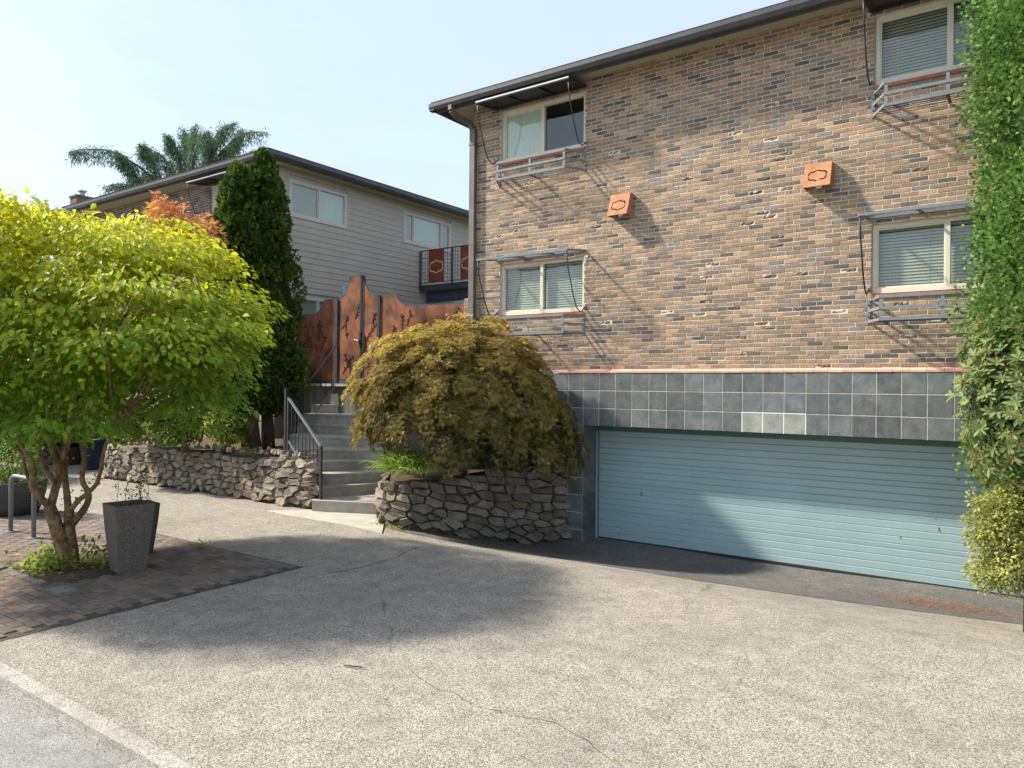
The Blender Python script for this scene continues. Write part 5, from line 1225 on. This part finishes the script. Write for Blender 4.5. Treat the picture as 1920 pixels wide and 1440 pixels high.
# mossy joints and cracks
mossP = []
def crack(pts, w, name='crack'):
    m = MB(); pts = [np.array(p) for p in pts]; q = []
    for a, b in zip(pts, pts[1:]):
        k = max(2, int(np.linalg.norm(b-a)/.09))
        for i in range(k): q.append(a+(b-a)*i/k+np.append(rg.normal(0, .012, 2), 0))
    q.append(pts[-1]); V = []
    for i, p in enumerate(q):
        t = nrm((q[min(i+1, len(q)-1)]-q[max(i-1, 0)])); n_ = np.array([-t[1], t[0], 0]); ww = w*(rg.uniform(.3, 1.5) if math.sin(i*.55+w*900)+rg.normal(0,.5) > -.35 else .12); z = gz(p[0], p[1])+.0035
        V += [(p[0]+n_[0]*ww, p[1]+n_[1]*ww, z), (p[0]-n_[0]*ww, p[1]-n_[1]*ww, z)]; mossP.append(p)
    m.add(V, [(2*i, 2*i+1, 2*i+3, 2*i+2) for i in range(len(q)-1)]); o = m.build(name, m_sand, kind='structure'); return o
crack([gr(*p) for p in ((600,1078),(680,1064),(740,1045),(800,1022))], .006)
crack([gr(*p) for p in ((690,1085),(715,1110),(722,1150),(735,1200),(738,1235),(775,1262),(800,1285),(850,1300),(900,1325),(960,1340),(1040,1356),(1100,1390),(1150,1430))], .0022)
crack([gr(*p) for p in ((1340,1095),(1290,1140),(1240,1180))], .0014)
crack([(x, edge(x)-.004, 0) for x in np.linspace(-1.9, 6.4, 14)], .006)
crack([(-.69, y, 0) for y in np.linspace(-8.5, -5.2, 8)], .006)
P = np.array(mossP); P = P[rg.integers(0, len(P), 3600)]; clump = np.sin(P[:, 0]*5+P[:, 1]*4)+np.sin(P[:, 0]*11) > .55; P = P[clump]+rg.normal(0, 1, (clump.sum(), 3))*[.022, .022, 0]; n = len(P)
P[:, 2] = [gz(a, b)+.006 for a, b, _ in P]
V, T_, K = scatter(P, rdir(n, rg)+[0,0,.6], rdir(n, rg), rg.uniform(.012, .035, n), *NEEDLE, lerpc((.12,.15,.03), (.34,.34,.08), rg.uniform(0, 1, n))); tag(mobj('moss', fastmesh('moss', V, T_, K, m_leaf)), 'moss and tiny weeds growing in the pavement cracks', 'moss', kind='stuff')
# weeds round the tree foot
def weeds(name, label, spots, n, size, c1, c2, seed):
    rg = np.random.default_rng(seed); out = []
    for (x, y, s, h) in spots:
        P = np.stack([rg.normal(x, s, n), rg.normal(y, s*.8, n), gz(x, y)+rg.uniform(.01, h, n)], 1); out.append(scatter(P, rdir(n, rg)+[0,0,.2], rdir(n, rg)*.6+[0,0,1], rg.uniform(.6,1.3,n)*size, *OVATE, lerpc(c1, c2, rg.uniform(0,1,n))))
    V, T_, K = merge(out); return tag(mobj(name, fastmesh(name, V, T_, K, m_leaf)), label, 'weeds', kind='stuff')
weeds('weed_patch', 'leafy light green weeds round the foot of the street tree', [(-3.25,-6.95,.16,.24),(-2.95,-7.02,.16,.2),(-2.72,-6.62,.16,.30),(-3.1,-7.1,.16,.12)], 150, .07, (.16,.27,.03), (.42,.50,.08), 131)
p = gr(715, 985); weeds('weed_patch', 'small yellow-green weeds where the curved wall meets the landing', [(p[0],p[1],.10,.05),(p[0]+.3,p[1]-.05,.14,.04),(p[0]-.35,p[1]+.4,.08,.05)], 70, .035, (.26,.30,.05), (.50,.45,.12), 132)
p = gr(575, 950); weeds('weed_patch', 'trailing weeds at the right end of the sunlit stone wall', [(p[0],p[1]-.05,.14,.06),(p[0]+.15,p[1]+.05,.05,.35),(p[0]-.3,p[1]-.1,.12,.04)], 90, .04, (.10,.16,.03), (.40,.38,.06), 133)
for i, (x, y) in enumerate(((930,1008),(1070,1015))):
    p = gr(x, y); weeds('weed_plant', ['small green weed at the foot of the shaded stone wall','small green weed beside the tiled pier'][i], [(p[0],p[1]-.04,.05,.06)], 40, .05, (.08,.22,.03), (.20,.38,.06), 134+i)
p = gr(378, 1030); weeds('weed_plant', 'tiny green weed in the pavement behind the planters', [(p[0],p[1],.03,.06),(p[0]-.3,p[1]+.15,.1,.03)], 30, .04, (.15,.25,.03), (.3,.38,.08), 137)
# tree pit
m = MB(); m.prism([(TREE[0]-.75,TREE[1]-.62),(TREE[0]+.78,TREE[1]-.62),(TREE[0]+.78,TREE[1]+.6),(TREE[0]-.75,TREE[1]+.6)], ZL-.1, ZL+.012); m.build('tree_pit', m_soil, kind='structure')
tp = thing('pit_edging', 'grey stone edging blocks around the street tree pit', 'edging', (TREE[0], TREE[1]-.6, ZL)); 
for i in range(7):
    x = TREE[0]-.66+i*.215; m = MB(); m.cur = (.5*random.uniform(.8,1.2),)*3; y = TREE[1]-.56+random.uniform(-.02,.02); zt_ = ZL+.035+random.uniform(-.01,.02); m.hexa([(x-.1,y-.05,ZL-.02),(x+.1,y-.05,ZL-.02),(x+.1,y+.05,ZL-.02),(x-.1,y+.05,ZL-.02)], [(x-.09,y-.045,zt_),(x+.09,y-.045,zt_-.01),(x+.09,y+.045,zt_),(x-.09,y+.045,zt_+.01)]); m.build('block', m_stone, tp)
p = gr(112, 1108); uc_ = thing('utility_cover', 'ribbed grey utility cover set in the pavers before the tree', 'cover', (p[0], p[1], ZL))
m = MB(); m.box(p[0]-.3, p[0]+.3, p[1]-.15, p[1]+.15, ZL-.01, ZL+.021); m.build('lid', m_asph, uc_)
m = MB()
for i in range(14): m.box(p[0]-.12+i*.022, p[0]-.112+i*.022, p[1]-.1, p[1]+.1, ZL+.0212, ZL+.025)
m.build('ribs', m_street, uc_, kind='stuff')
p = gr(653, 1253); tg = MB(); tg.tube([p+[-.05,0,.012], p+[.04,.02,.018], p+[.10,.06,.012]], .006, 5); tag(tg.build('twig', m_bark2), 'thin dark twig lying on the driveway', 'twig')
